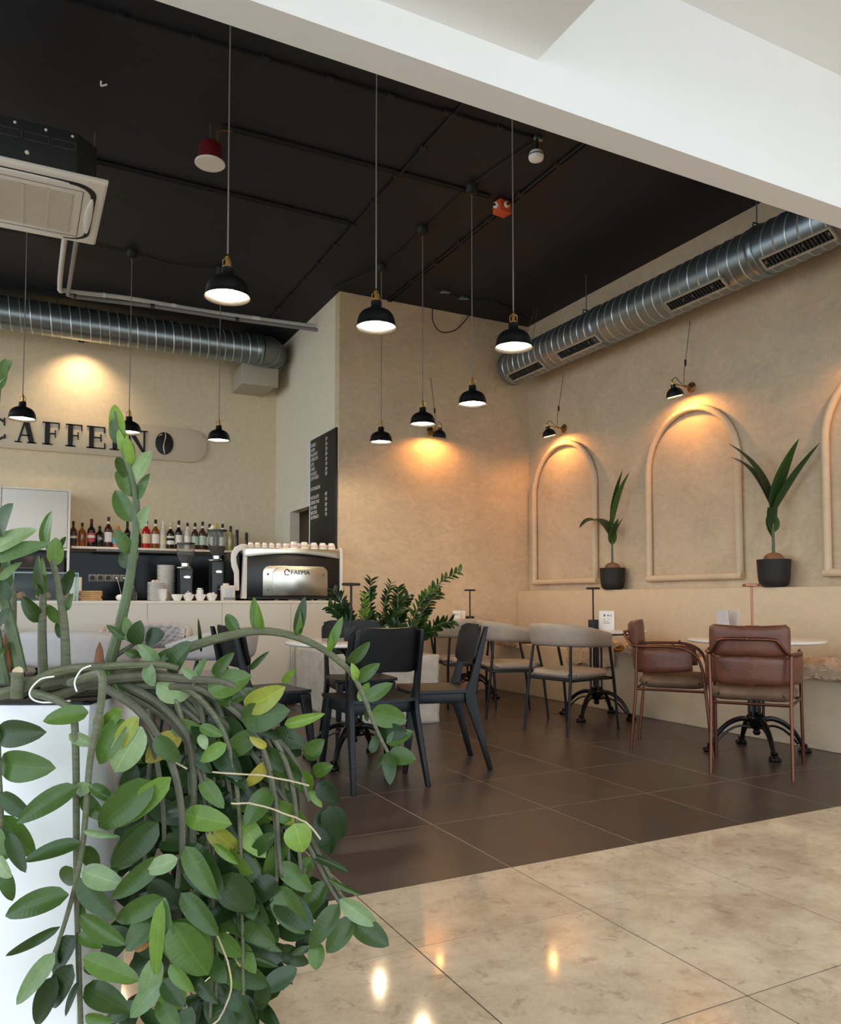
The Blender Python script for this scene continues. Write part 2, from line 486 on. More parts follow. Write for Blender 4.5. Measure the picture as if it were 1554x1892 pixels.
def arc(c, r, a0, a1, n, plane='xz'):
    out = []
    for i in range(n + 1):
        a = a0 + (a1 - a0) * i / n
        p = (c[0] + r * math.cos(a), c[1], c[2] + r * math.sin(a)) if plane == 'xz' else \
            ((c[0], c[1] + r * math.cos(a), c[2] + r * math.sin(a)) if plane == 'yz' else (c[0] + r * math.cos(a), c[1] + r * math.sin(a), c[2]))
        out.append(p)
    return out
def smooth_path(pts, k=4):
    P = [Vector(p) for p in pts]; out = []
    for i in range(len(P) - 1):
        p0, p1, p2, p3 = P[max(0, i - 1)], P[i], P[i + 1], P[min(len(P) - 1, i + 2)]
        for j in range(k):
            t = j / k
            out.append(0.5 * ((2 * p1) + (p2 - p0) * t + (2 * p0 - 5 * p1 + 4 * p2 - p3) * t * t + (3 * p1 - p0 - 3 * p2 + p3) * t ** 3))
    out.append(P[-1]); return out

# ------------------------------------------------------------------ setting
XR, YP, XP, YB, HC = 5.52, 7.87, 3.045, 10.21, 4.40
YE = 2.625                      # edge between dark tiles and pale stone
def struct(name, mb, m, label, **k):
    o = mb.build(name, m, **k); tag(o, label, kind='structure'); return o
PT = 0.655
fl = struct('floor', MB().bb(-1.6, 5.3, YE, 10.25, -0.1, -0.0012), 'tile_joint', 'dark brown square tile floor of the cafe', smooth=0)
tile_me = MB().bb(-PT / 2 + .0028, PT / 2 - .0028, -PT / 2 + .0028, PT / 2 - .0028, -.02, 0).mesh('tile', 'dark_tile', bevel=.0008, segs=1, smooth=0)
for i in range(-5, 7):
    for j in range(0, 12):
        x0 = 1.09 + PT * i; y0 = YE + PT * j
        if x0 + PT > 5.35 or y0 > 9.9: continue
        o = obj('tile', tile_me, fl); o.location = (x0 + PT / 2, y0 + PT / 2, 0)
ff = struct('floor_foyer', MB().bb(-2.2, 6.3, -1.7, YE, -0.1, -0.0015), 'marble_joint', 'pale beige polished stone floor of the foyer', smooth=0)
mt_me = MB().bb(-PT / 2 + .0024, PT / 2 - .0024, -PT / 2 + .0024, PT / 2 - .0024, -.02, 0).mesh('tile', 'marble_floor', smooth=0)
mt2 = MB().bb(-PT / 2 + .0024, PT / 2 - .0024, 2.1612, YE - .001, -.02, 0).mesh('tile', 'marble_floor', smooth=0)
for i in range(-5, 8):
    xc = 1.09 + PT * i + PT / 2
    o = obj('tile', mt2, ff); o.location = (xc, 0, 0)
    for j in range(6):
        o = obj('tile', mt_me, ff); o.location = (xc, 2.16 - PT * j - PT / 2, 0)
struct('floor_outer', MB().bb(-4.6, -1.6, YE, 10.25, -.1, -.001), 'dark_tile', 'dark floor beyond the left edge', smooth=0)
struct('floor_pavement', MB().bb(-14, -4.6, YE, 12, -.1, -.02), 'marble_floor', 'pale pavement outside the left facade', smooth=0)
struct('floor_hall', MB().bb(-12, -2.2, -12, YE, -.1, -.001).bb(-2.2, 6.3, -12, -1.7, -.1, -.001).bb(6.3, 12, -12, YE, -.1, -.001), 'marble_floor', 'pale stone floor of the hall behind', smooth=0)

struct('ceiling', MB().bb(-4.6, 5.75, 2.5, 10.45, HC, HC + .15), 'black_ceiling', 'black painted concrete ceiling', smooth=0)
struct('wall_right', MB().bb(XR, XR + .2, 0.5, 8.1, 0, HC), 'plaster_wall', 'beige trowelled plaster wall with arches', smooth=0)
struct('wall_pillar', MB().bb(XP, XR, YP, YP + .13, 0, HC), 'plaster_pillar', 'taupe trowelled plaster wall behind the corner table', smooth=0)
w = MB()
w.bb(XP, XP + .125, YP + .13, 8.72, 0, HC).bb(XP, XP + .125, 9.566, YB, 0, HC).bb(XP, XP + .125, 8.72, 9.566, 2.15, HC).bb(XP, XP + .125, 8.72, 9.566, 0, 1.0)
struct('wall_side', w, 'side_wall_paint', 'cream side wall with the menu board and serving hatch', smooth=0)
struct('wall_back', MB().bb(-4.6, XP + .125, YB, YB + .2, 0, HC).bb(XP + .125, XR, YB - .3, YB + .2, 0, HC), 'back_wall_paint', 'beige painted wall behind the bar', smooth=0)
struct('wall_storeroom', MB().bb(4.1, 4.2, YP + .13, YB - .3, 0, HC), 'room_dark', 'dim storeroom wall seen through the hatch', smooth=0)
t = thing('storeroom_shelf', 'grey shelf seen through the serving hatch beside the menu board', 'shelf', (3.75, 9.3, 1.0))
MB().bb(-.3, .35, -.5, .5, .80, .83).build('board', 'shelf_wood', t, smooth=0)
MB().bb(-.3, .35, -.5, .5, .36, .40).build('board', 'shelf_wood', t, smooth=0)
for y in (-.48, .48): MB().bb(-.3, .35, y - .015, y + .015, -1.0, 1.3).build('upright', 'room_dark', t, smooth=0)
b = MB().bb(-.13, .13, -.16, .16, 0, .2).build('storage_box', 'sheath_brown', bevel=.006); b.location = (3.72, 9.35, 1.83)
tag(b, 'brown box on the storeroom shelf behind the hatch', 'box')

struct('trim_1', MB().bb(-4.6, XR, 2.476, 2.62, 3.023, HC + .1), 'white_paint', 'white painted header beam over the cafe entrance', smooth=0)
struct('ceiling_low', MB().bb(-4.6, 1.79, -2.2, 2.476, 3.19, 3.85), 'white_paint', 'lowered white ceiling of the foyer', smooth=0)
struct('ceiling_foyer', MB().bb(1.79, 7, -2.2, 2.476, 3.72, 3.85), 'white_paint', 'white ceiling of the foyer', smooth=0)

# ------------------------------------------------------------------ built-in bench with ledge
t = thing('bench', 'long plastered built-in bench with a ledge along the arched wall', 'bench', (5.257, 5.197, 0))
MB().bb(-.26, .26, -3.2, 2.67, 0, .55).build('seat_base', 'plaster_trim', t, bevel=.008)
MB().bb(.08, .26, -3.2, 2.67, .55, 1.145).build('back_ledge', 'plaster_trim', t, bevel=.006)

# ------------------------------------------------------------------ arches
for yc, hw, lab in ((7.16, .555, 'smallest-looking plaster arch moulding on the right wall, beside the corner'),
                    (5.26, .54, 'plaster arch moulding between the two potted palms'),
                    (3.36, .54, 'plaster arch moulding cut off by the right edge of the photo')):
    t = thing('arch_moulding', lab, 'moulding', (XR - .034, yc, 1.25), group='arch mouldings on the right wall')
    zs = 1.02
    up = [(0, hw, 0), (0, hw, zs * .5), (0, hw, zs)] + [(0, hw * math.cos(a), zs + hw * math.sin(a)) for a in [math.pi * k / 24 for k in range(1, 24)]] + [(0, -hw, zs), (0, -hw, zs * .5), (0, -hw, 0)]
    up = [(x + random.uniform(-.002, .002), y + random.uniform(-.002, .002), z) for x, y, z in up]
    MB().tube(up, .031, 10).build('arch_rib', 'plaster_trim', t)
    MB().tube([(0, -hw - .03, 0), (0, 0, .002), (0, hw + .03, 0)], .032, 10).build('sill_rib', 'plaster_trim', t)

# ------------------------------------------------------------------ ceiling conduits
def conduit(pts, r, label, m='black_matte', clips=0, double=0):
    p0 = Vector(pts[0]); t = thing('ceiling_conduit', label, 'conduit', p0)
    rel = [Vector(p) - p0 for p in pts]
    MB().tube(rel, r, 6).build('pipe', m, t)
    if double:
        off = Vector((0, double, 0)) if abs(rel[-1].x) > abs(rel[-1].y) else Vector((double, 0, 0))
        MB().tube([q + off for q in rel], r, 6).build('pipe', m, t)
    if clips:
        L = rel[-1].length
        cm = MB().box((0, 0, .004), (.05, .05, .03)).mesh('clip', m, bevel=.005)
        for k in range(int(L / clips)):
            q = rel[0].lerp(rel[-1], (k + .5) * clips / L)
            obj('clip', cm, t, Matrix.Translation(q))
zc = HC - .012
conduit([(-.6, 4.68, zc), (3.26, 4.55, zc)], .010, 'black conduit crossing the ceiling nearest the white beam', clips=.42)
conduit([(1.22, 5.43, zc), (3.42, 5.39, zc)], .012, 'black double cable running from the red speaker to the orange box', double=.03)
conduit([(.43, 6.31, zc), (2.55, 6.35, zc)], .012, 'black double cable running from the air conditioner toward the pillar', double=.03)
conduit([(2.60, 3.0, zc), (2.60, 9.1, zc)], .010, 'long black conduit running over the ceiling to the bar wall', clips=.45)
conduit([(3.62, 3.0, zc), (3.62, 7.86, zc)], .011, 'black double cable running past the orange box to the pillar wall', double=.03, clips=.5)
conduit(smooth_path([(3.30, 4.55, zc), (3.19, 5.3, zc), (3.19, 6.15, zc), (3.18, 7.03, zc), (2.95, 7.8, zc)], 3), .006, 'thin cable linking the three ceiling roses of the rear pendants', 'cord_black')
conduit(smooth_path([(-.5, 7.95, zc), (0, 7.9, zc), (.87, 7.86, zc), (1.3, 7.95, zc), (1.72, 7.86, zc)], 3), .005, 'thin cable linking the ceiling roses over the bar', 'cord_black')
conduit(smooth_path([(3.9, 7.3, zc), (4.3, 7.4, zc), (4.7, 7.32, zc), (5.3, 7.6, zc), (5.45, 7.75, zc)], 3), .006, 'loose black cable over the corner of the taupe wall', 'cord_black')
lp = smooth_path([(4.18, 7.85, 4.4), (4.16, 7.80, 4.22), (4.26, 7.8, 4.12), (4.45, 7.8, 4.17), (4.62, 7.82, 4.34), (4.66, 7.85, 4.4)], 4)
tag(MB().tube([p - Vector(lp[0]) for p in lp], .006, 6).build('wire_loop', 'cord_black', origin=None), 'black wire loop hanging from the ceiling over the taupe wall', 'wire').location = lp[0]
for (x, y), lab in (((4.05, 7.32), 'small grey bracket on the ceiling, left of the pair'), ((4.32, 7.38), 'small grey bracket on the ceiling, right of the pair')):
    t = thing('ceiling_bracket', lab, 'bracket', (x, y, HC))
    MB().box((0, 0, -.012), (.09, .03, .024)).build('plate', 'galvanised', t, bevel=.003)
    MB().tube([(-.05, .02, -.03), (.05, -.02, -.03)], .008, 6).build('bolt', 'galvanised', t)

# ------------------------------------------------------------------ right duct
DX, DZ, DR = 5.15, 3.78, .195
t = thing('air_duct', 'long round galvanised air duct hung along the arched wall', 'duct', (DX, 2.7, DZ))
L_ = 7.68 - 2.7
rotY = Matrix.Rotation(R(-90), 4, 'X')     # local z -> +y
d = MB().lathe([(DR, 0), (DR, L_), (DR + .006, L_ - .0001)], 36, M=rotY).build('duct_pipe', 'galvanised', t)
hel = []
for k in range(int(L_ / .105 * 20)):
    a = 2 * math.pi * k / 20
    hel.append((DR * math.cos(a), k * .105 / 20, DR * math.sin(a)))
MB().tube(hel, .0075, 5, caps=False).build('spiral_seam', 'galvanised_seam', d)
for yj in (6.0 - 2.7, 4.1 - 2.7):
    MB().lathe([(DR + .004, 0), (DR + .012, .01), (DR + .012, .06), (DR + .004, .07)], 36, c=(0, 0, yj), M=rotY, close=False).build('coupling_collar', 'galvanised', t)
for xa, ya, xb, yb in ((945, 703, 1005, 677), (1035, 663, 1110, 634), (1237, 573, 1343, 525), (1413, 492, 1545, 432)):
    A = onX(xa, ya, DX - .1); B = onX(xb, yb, DX - .1)
    y0, y1 = B.y - 2.7, A.y - 2.7
    ln = y1 - y0; yc = (y0 + y1) / 2
    M = Matrix.Translation((0, yc, 0)) @ Matrix.Rotation(R(-54), 4, 'Y') @ Matrix.Translation((-DR - .004, 0, 0))
    g = MB()
    for sgn in (-1, 1):
        g.box((0, 0, sgn * .05), (.03, ln, .014), M).box((0, sgn * (ln / 2 - .008), 0), (.03, .016, .1), M)
    v = g.build('vent_frame', 'vent_frame', t, bevel=.002)
    MB().box((.006, 0, 0), (.012, ln - .02, .09), M).build('vent_back', 'vent_dark', v)
    n = max(8, int(ln / .03))
    sm = MB().box((0, 0, 0), (.016, .005, .09)).mesh('slat', 'galvanised_dark', smooth=0)
    for k in range(n):
        obj('slat', sm, v, M @ Matrix.Translation((-.006, -ln / 2 + (k + .5) * ln / n, 0)) @ Matrix.Rotation(R(25), 4, 'Z'))
for y in (6.3, 4.2):
    MB().tube([(0, y - 2.7, DR), (0, y - 2.7, HC - DZ)], .006, 6).build('hanger_rod', 'grey_metal', t)
    MB().tube([(-.05, y - 2.7, DR - .01), (-.04, y - 2.7, DR + .05), (.04, y - 2.7, DR + .05), (.05, y - 2.7, DR - .01)], .006, 6).build('hanger_loop', 'dark_grey_metal', t)
for y in (7.35,):
    for s_ in (-1, 1): MB().tube([(s_ * .05, y - 2.7, DR - .02), (.12 + s_ * .02, y - 2.7, HC - DZ)], .003, 5).build('hanger_wire', 'grey_metal', t)

# ------------------------------------------------------------------ left duct
EY, EZ, ER = 9.5, 4.15, .18
t = thing('air_duct', 'round galvanised air duct under the ceiling above the bar sign', 'duct', (-2.5, EY, EZ))
L_ = 2.62 + 2.5
rotX = Matrix.Rotation(R(90), 4, 'Y')
d = MB().lathe([(ER, 0), (ER, L_)], 36, M=rotX).build('duct_pipe', 'galvanised', t)
hel = []
for k in range(int(L_ / .1 * 20)):
    a = 2 * math.pi * k / 20
    hel.append((k * .1 / 20, ER * math.cos(a), ER * math.sin(a)))
MB().tube(hel, .0075, 5, caps=False).build('spiral_seam', 'galvanised_seam', d)
el = [(L_, 0, 0)] + [(L_ + .2 * math.sin(a), .2 - .2 * math.cos(a), 0) for a in [R(15 * k) for k in range(1, 7)]] + [(L_ + .2, .5, 0)]
e_ = MB().tube(el, ER + .006, 28).build('elbow', 'grey_metal', t)
for k in (2, 4, 6):
    MB().tube([Vector(el[k]) - (Vector(el[k + 1]) - Vector(el[k])).normalized() * .012, Vector(el[k]) + (Vector(el[k + 1]) - Vector(el[k])).normalized() * .012], ER + .013, 28).build('elbow_seam', 'galvanised', e_)
MB().lathe([(ER + .004, 0), (ER + .012, .01), (ER + .012, .06), (ER + .004, .07)], 36, c=(0, 0, L_ - .06), M=rotX).build('coupling_collar', 'galvanised', t)
bx = MB().bb(L_ - .18, L_ + .24, .1, .69, -.40, -.14).build('plenum_box', 'vent_frame', t, bevel=.006)
MB().bb(L_ - .2, L_ + .26, .08, .12, -.42, -.12).build('box_flange', 'vent_frame', bx, bevel=.004)
ra, rb = onZ(85, 546, 4.37), onZ(225, 571, 4.37)
rl = MB().bb(ra.x + 2.5, rb.x + 2.5, ra.y - EY - .10, ra.y - EY - .07, .205, .245).build('hanger_rail', 'black_matte', t)
for fx in (.14, .5, .84):
    x = ra.x + 2.5 + (rb.x - ra.x) * fx
    MB().tube([(x, ra.y - EY - .085, .21), (x, -ER * .72, ER * .72)], .006, 6).build('hanger_strap', 'black_matte', rl)
sp = onY(150, 700, YB - .16)
t = thing('spotlight', 'small black spotlight tucked behind the duct above the bar sign', 'lamp', (sp.x, YB, 4.2))
MB().box((0, -.012, 0), (.06, .024, .09)).build('wall_bracket', 'black_matte', t, bevel=.003)
MB().tube([(0, -.02, .02), (0, -.30, .02)], .008, 6).build('arm', 'black_matte', t)
MB().lathe([(.015, .03), (.04, .025), (.045, -.07), (.041, -.07), (.038, -.02), (.0, -.02)], 18, c=(0, -.32, 0)).build('lamp_housing', 'black_matte', t)
MB().lathe([(.036, -.025), (.0, -.026)], 16, c=(0, -.32, 0), caps=False).build('lens', 'bulb_glow', t)
sd = bpy.data.lights.new('spot_beam', 'SPOT'); sd.energy = 24; sd.color = (1, .72, .44); sd.spot_size = R(120); sd.spot_blend = 1.0; sd.shadow_soft_size = .03
so = bpy.data.objects.new('spot_beam', sd); COL.objects.link(so); so.parent = t
so.location = (0, -.32, -.08); so.rotation_euler = (R(14), 0, 0)

# ------------------------------------------------------------------ air-conditioning cassette
AX, AY, AZ = -.03, 5.66, 3.65
t = thing('air_conditioner', 'white square ceiling air-conditioning cassette hanging under the black ceiling', 'air conditioner', (AX, AY, AZ))
S = .48
MB().loft([(0, 0, 0, 2 * S - .03, 2 * S - .03), (0, 0, .012, 2 * S, 2 * S), (0, 0, .035, 2 * S, 2 * S)]).build('face_panel', 'white_plastic', t, bevel=.006)
body = MB().prism([(-.42, -.3), (-.3, -.42), (.3, -.42), (.42, -.3), (.42, .3), (.3, .42), (-.3, .42), (-.42, .3)], .035, .32).build('body', 'dark_grey_metal', t, bevel=.004)
for k in range(4):
    x0 = -.30 + .15 * k
    g = MB()
    for a, b_, c_, d_ in ((x0, x0 + .14, .20, .204), (x0, x0 + .14, .246, .25), (x0, x0 + .004, .2, .25), (x0 + .136, x0 + .14, .2, .25)):
        g.bb(a, b_, -.424, -.418, c_, d_)
    g.build('body_outline', 'grey_metal', body, smooth=0)
for x, z in ((-.2, .29), (-.05, .29), (.12, .29), (.27, .29), (0.02, .12)):
    MB().sphere((x, -.422, z), .009 if z > .2 else .014, 8, 6).build('screw', 'white_plastic', body)
def rrect(w_, h_, r_, n=6):
    out = []
    for cx_, cy_, a0 in ((w_ - r_, h_ - r_, 0), (-w_ + r_, h_ - r_, 90), (-w_ + r_, -h_ + r_, 180), (w_ - r_, -h_ + r_, 270)):
        for k in range(n + 1):
            a = R(a0 + 90 * k / n); out.append((cx_ + r_ * math.cos(a), cy_ + r_ * math.sin(a)))
    return out
MB().prism(rrect(.425, .425, .14), -.004, .002).build('air_slot', 'vent_dark', t)
MB().prism(rrect(.392, .392, .12), -.012, 0).build('inner_panel', 'white_plastic', t, bevel=.003)
for a in range(4):
    M = Matrix.Rotation(R(90 * a), 4, 'Z')
    pts = [(-.26 + .52 * k / 12, .407 + .012 * math.sin(math.pi * k / 12) ** .5) for k in range(13)] + [(.26 - .52 * k / 12, .395 - .025 * math.sin(math.pi * k / 12)) for k in range(13)]
    MB().prism(pts, -.016, -.004, M).build('louvre', 'white_plastic', t, bevel=.002)
gr = MB().bb(-.29, .29, -.29, .29, -.016, -.010).build('intake_grille', 'grille_mesh', t, smooth=0)
for k in range(1, 4):
    x = -.29 + .145 * k
    MB().bb(x - .006, x + .006, -.29, .29, -.019, -.012).build('grille_bar', 'cream_plastic', gr, smooth=0)
sm = MB().bb(-.285, .285, -.002, .002, -.0185, -.013).mesh('grille_slat', 'cream_plastic', smooth=0)
for k in range(40): obj('grille_slat', sm, gr, Matrix.Translation((0, -.28 + .56 * k / 39, 0)))
fr = MB()
for s_ in (-1, 1): fr.bb(-.345, .345, s_ * .345 - .002, s_ * .345 + .002, -.0135, -.010).bb(s_ * .345 - .002, s_ * .345 + .002, -.345, .345, -.0135, -.010)
fr.build('panel_groove', 'dark_grey_metal', t, smooth=0)
for x, y in ((.45, .28), (-.45, .28)):
    rd = MB().tube([(x, y, .06), (x, y, HC - AZ)], .007, 6).build('hanger_rod', 'grey_metal', t)
    MB().box((x - .015, y, .09), (.06, .05, .012)).box((x, y, .075), (.03, .03, .03)).build('hanger_bracket', 'galvanised', rd, bevel=.003)

# pipes leaving the cassette
E1 = onX(582, 603, XP - .01)
pts = [(.27, 6.09, 3.80), (.27, 6.35, 3.9), (.28, 6.75, 4.05), (.30, E1.y - .25, 4.14), (.37, E1.y - .03, 4.18), (.6, E1.y, 4.20), (1.0, E1.y, 4.22), (1.8, E1.y + .01, 4.22), (E1.x + .02, E1.y, E1.z)]
E1z = E1.z
t = thing('drain_pipe', 'white insulated pipe bending from the air conditioner to the side wall', 'pipe', pts[0])
pp = smooth_path([Vector(p) - Vector(pts[0]) for p in pts], 5)
MB().tube(pp, .024, 10).build('insulation', 'pvc_white', t)
for k in (16, 27, 33, 37): MB().tube([Vector(pp[k]) - (pp[k + 1] - pp[k]) * .15, Vector(pp[k]) + (pp[k + 1] - pp[k]) * .15], .027, 10).build('tape_band', 'white_plastic', t)
pts2 = [(.36, 6.09, 3.80), (.37, 6.9, 4.06), (.38, E1.y - .12, 4.11), (.44, E1.y - .07, 4.12), (1.2, E1.y - .07, 4.15), (2.1, E1.y - .06, 4.16), (E1.x + .02, E1.y - .06, E1z - .06)]
t = thing('drain_pipe', 'grey plastic pipe below the white insulated pipe over the bar', 'pipe', pts2[0])
pq = [Vector(p) - Vector(pts2[0]) for p in pts2]
MB().tube(pq, .021, 10).build('pipe_run', 'pvc_grey', t)
for k in (1, 3, 4, 5): MB().tube([pq[k] - Vector((.02, 0, 0)), pq[k] + Vector((.02, 0, 0))], .026, 10).build('pipe_clip', 'dark_grey_metal', t)

# ------------------------------------------------------------------ ceiling devices
t = thing('ceiling_speaker', 'dark red can speaker with a white grille hung from the ceiling', 'speaker', (1.13, 5.44, HC))
z0 = onY(388, 300, 5.42).z - HC
MB().lathe([(.03, z0 + .15), (.068, z0 + .145), (.08, z0 + .125), (.086, z0 + .01)], 24).build('can', 'speaker_red', t)
MB().lathe([(.086, z0 + .014), (.102, z0 + .01), (.105, z0), (.1, z0 - .005), (.0, z0 - .01)], 24).build('rim_grille', 'white_plastic', t)
MB().tube([(0, 0, z0 + .16), (0, 0, 0)], .004, 6).build('hanger_rod', 'grey_metal', t)
for dx in (0, .015): MB().tube(smooth_path([(.05, 0, z0 + .165), (.05 + dx, 0, z0 + .25), (.13 + dx, 0, -.03), (.16, 0, -.01)], 4), .003, 5).build('speaker_wire', 'sheath_brown', t)
t = thing('smoke_detector', 'round white smoke detector hanging near the white beam', 'smoke detector', (3.26, 4.53, HC))
zz = -.19
MB().lathe([(.02, zz + .07), (.045, zz + .065), (.052, zz + .05), (.056, zz + .045), (.056, zz + .028), (.05, zz + .01), (.03, zz), (.0, zz - .002)], 24).build('housing', 'white_plastic', t)
MB().tube([(0, 0, zz + .06), (.01, 0, 0)], .012, 8).build('hanger', 'cord_black', t)
MB().lathe([(.0565, zz + .032), (.0575, zz + .036), (.0565, zz + .04)], 24).build('sensor_slot', 'dark_grey_metal', t)
MB().box((.02, 0, -.015), (.07, .03, .03)).build('ceiling_clip', 'galvanised', t, bevel=.004)
t = thing('junction_box', 'orange cable junction box on the black ceiling', 'junction box', (3.56, 5.44, HC), R(8))
MB().box((0, 0, -.05), (.12, .1, .09)).build('box_body', 'orange_plastic', t, bevel=.004)
MB().box((0, 0, -.1), (.125, .105, .012)).build('box_lid', 'orange_plastic', t, bevel=.003)
for c_, ax in (((-.062, 0, -.05), 'Y'), ((0, -.055, -.05), 'X')):
    M = Matrix.Translation(c_) @ Matrix.Rotation(R(-90 if ax == 'Y' else 90), 4, ax)
    g_ = MB().lathe([(.026, 0), (.024, .014), (.012, .016)], 14, M=M).build('cable_gland', 'white_plastic', t)
    MB().lathe([(.012, .0), (.011, .03), (.0, .031)], 10, M=M).build('gland_seal', 'cord_black', g_)
hk = MB().tube(smooth_path([(0, 0, 0), (0, 0, -.04), (.01, 0, -.04), (.05, -.015, -.025)], 3), .008, 8).build('ceiling_hook', 'white_plastic')
hk.scale = (.7, .7, .7); hk.location = onZ(187, 150, HC); tag(hk, 'small white hook on the black ceiling above the air conditioner', 'hook')

# ------------------------------------------------------------------ pendants
def make_pendant(cord):
    t = thing('pendant_lamp', 'x', 'lamp', (0, 0, 0), group='black dome pendant lamps')
    out = [(.024, .158), (.030, .152), (.031, .118), (.036, .112), (.058, .104), (.080, .092), (.096, .074), (.106, .05), (.110, .024), (.115, .004), (.118, .0)]
    sh = MB().lathe(out + [(.116, -.001), (.112, .003), (.107, .024), (.102, .05), (.092, .072), (.077, .088), (.056, .1), (.03, .106), (.001, .107)], 36).build('lamp_shade', 'black_enamel', t)
    inn = [(.1145, .0045), (.1062, .024), (.1012, .05), (.0912, .071), (.0762, .0865), (.055, .0985), (.03, .1045), (.001, .1055)]
    MB().lathe(inn, 36, caps=False).build('shade_lining', 'shade_white', sh)
    MB().sphere((0, 0, .045), .03, 16, 10).build('bulb', 'bulb_glow', t)
    MB().cyl((0, 0, .07), .016, .04, 12).build('socket', 'white_plastic', t)
    h = MB().lathe([(.026, .156), (.026, .163), (.012, .166), (.011, .2), (.014, .202), (.014, .212), (.007, .216), (.004, .23)], 16).build('brass_holder', 'brass', t)
    for k in range(3):
        a = R(120 * k + 20)
        MB().tube([(.025 * math.cos(a), .025 * math.sin(a), .16), (.026 * math.cos(a), .026 * math.sin(a), .195), (.012 * math.cos(a), .012 * math.sin(a), .207)], .0026, 5).build('holder_arm', 'brass', h)
    MB().tube([(0, 0, .22), (.002, 0, cord * .6), (0, 0, cord - .06)], .0042, 6).build('cord', 'cord_grey', t)
    MB().lathe([(.012, cord - .075), (.036, cord - .07), (.046, cord - .06), (.052, cord - .004), (.052, cord)], 20).build('ceiling_rose', 'black_matte', t)
    MB().lathe([(.007, cord - .10), (.009, cord - .085), (.009, cord - .074)], 10).build('cord_grip', 'brass', t)
    return t
LP = []
for x, y in ((420, 550), (695, 606), (949, 643)): p = onZ(x, y, 2.6); LP.append((p.x, p.y, 2.6))
for x, y in ((873, 748), (781, 785), (704, 818)): p = onZ(x, y, 2.6); LP.append((p.x, p.y, 2.6))
for x, y in ((41, 775), (238, 800), (404, 815)): p = onZ(x, y, 2.63); LP.append((p.x, p.y, 2.63))
PL = ['nearest and largest pendant lamp, first of the front row from the left', 'black dome pendant lamp in the middle of the front row of three',
      'black dome pendant lamp in front of the right duct end', 'rear-row pendant lamp nearest the camera, right of the wall lamp',
      'rear-row pendant lamp hanging just left of the small wall lamp', 'smallest rear-row pendant lamp, hanging over the menu board corner',
      'pendant lamp hanging in front of the first letters of the bar sign', 'pendant lamp half hidden by the tall plant tip before the sign',
      'pendant lamp hanging beside the rounded end of the bar sign']
pr = make_pendant(HC - 2.6)
for p, l in zip(LP[:6], PL[:6]): place(pr, p, random.uniform(0, 3), l)
pr2 = make_pendant(HC - 2.63)
for p, l in zip(LP[6:], PL[6:]): place(pr2, p, random.uniform(0, 3), l)

# ------------------------------------------------------------------ wall lamps (arm along local -Y, wall at y=0)
def make_sconce(cordlen):
    t = thing('wall_lamp', 'x', 'lamp', (0, 0, 0), group='black and brass wall lamps')
    pl = MB().lathe([(.05, 0), (.05, .006), (.042, .01), (.0, .012)], 20, M=Matrix.Rotation(R(90), 4, 'X')).build('wall_plate', 'antique_brass', t)
    for k in range(6):
        a = R(60 * k)
        MB().sphere((.036 * math.cos(a), -.013, .036 * math.sin(a)), .007, 8, 6).build('plate_stud', 'antique_brass', pl)
    MB().tube([(0, -.01, 0), (0, -.05, 0), (0, -.055, 0), (0, -.225, .004)], [.016, .012, .006, .006], 8).build('arm', 'antique_brass', t)
    MB().sphere((0, -.09, 0), .014, 10, 8).build('arm_joint', 'antique_brass', t)
    M = Matrix.Translation((0, -.235, 0)) @ Matrix.Rotation(R(14), 4, 'X') @ Matrix.Rotation(R(0), 4, 'Y')
    out = [(.018, .0), (.022, -.004), (.024, -.028), (.045, -.04), (.062, -.055), (.072, -.075), (.077, -.1), (.08, -.112), (.078, -.113), (.074, -.1), (.069, -.075), (.059, -.058), (.043, -.044), (.001, -.04)]
    s_ = MB().lathe(out, 28, M=M).build('lamp_shade', 'black_enamel', t)
    MB().lathe([(.0765, -.109), (.0725, -.098), (.0675, -.075), (.057, -.0595), (.043, -.046), (.001, -.042)], 28, M=M, caps=False).build('shade_lining', 'shade_white', s_)
    MB().sphere((0, 0, -.083), .022, 14, 8, M=M).build('bulb', 'bulb_glow_wall', t)
    h = MB().lathe([(.019, .001), (.019, .008), (.009, .012), (.008, .04), (.004, .046)], 12, M=M).build('brass_holder', 'brass', t)
    for k in range(3):
        a = R(120 * k)
        MB().tube([(.018 * math.cos(a), .018 * math.sin(a), .006), (.019 * math.cos(a), .019 * math.sin(a), .03), (.008 * math.cos(a), .008 * math.sin(a), .04)], .002, 5, M=M).build('holder_arm', 'brass', h)
    MB().tube(smooth_path([(0, -.235, .045), (0, -.2, .07), (0, -.14, .03), (.01, -.11, .02), (.012, -.1, .15), (.005, -.03, .5), (0, -.008, cordlen)], 4), .0028, 5).build('cord', 'cord_black', t)
    MB().box((.011, -.085, .22), (.016, .016, .06)).build('inline_switch', 'black_matte', t, bevel=.004)
    return t
sc = make_sconce(.62)
place(sc, (XR, 7.165, 3.0), R(-90), 'small black wall lamp above the arch nearest the corner')
place(sc, (XR, 5.255, 3.01), R(-90), 'black wall lamp above the middle arch on the right wall')
place(sc, (XR, 3.36, 3.0), R(-90), 'black wall lamp above the arch at the right photo edge')
place(sc, (4.16, YP, 2.97), 0, 'small black wall lamp on the taupe wall behind the pendants')

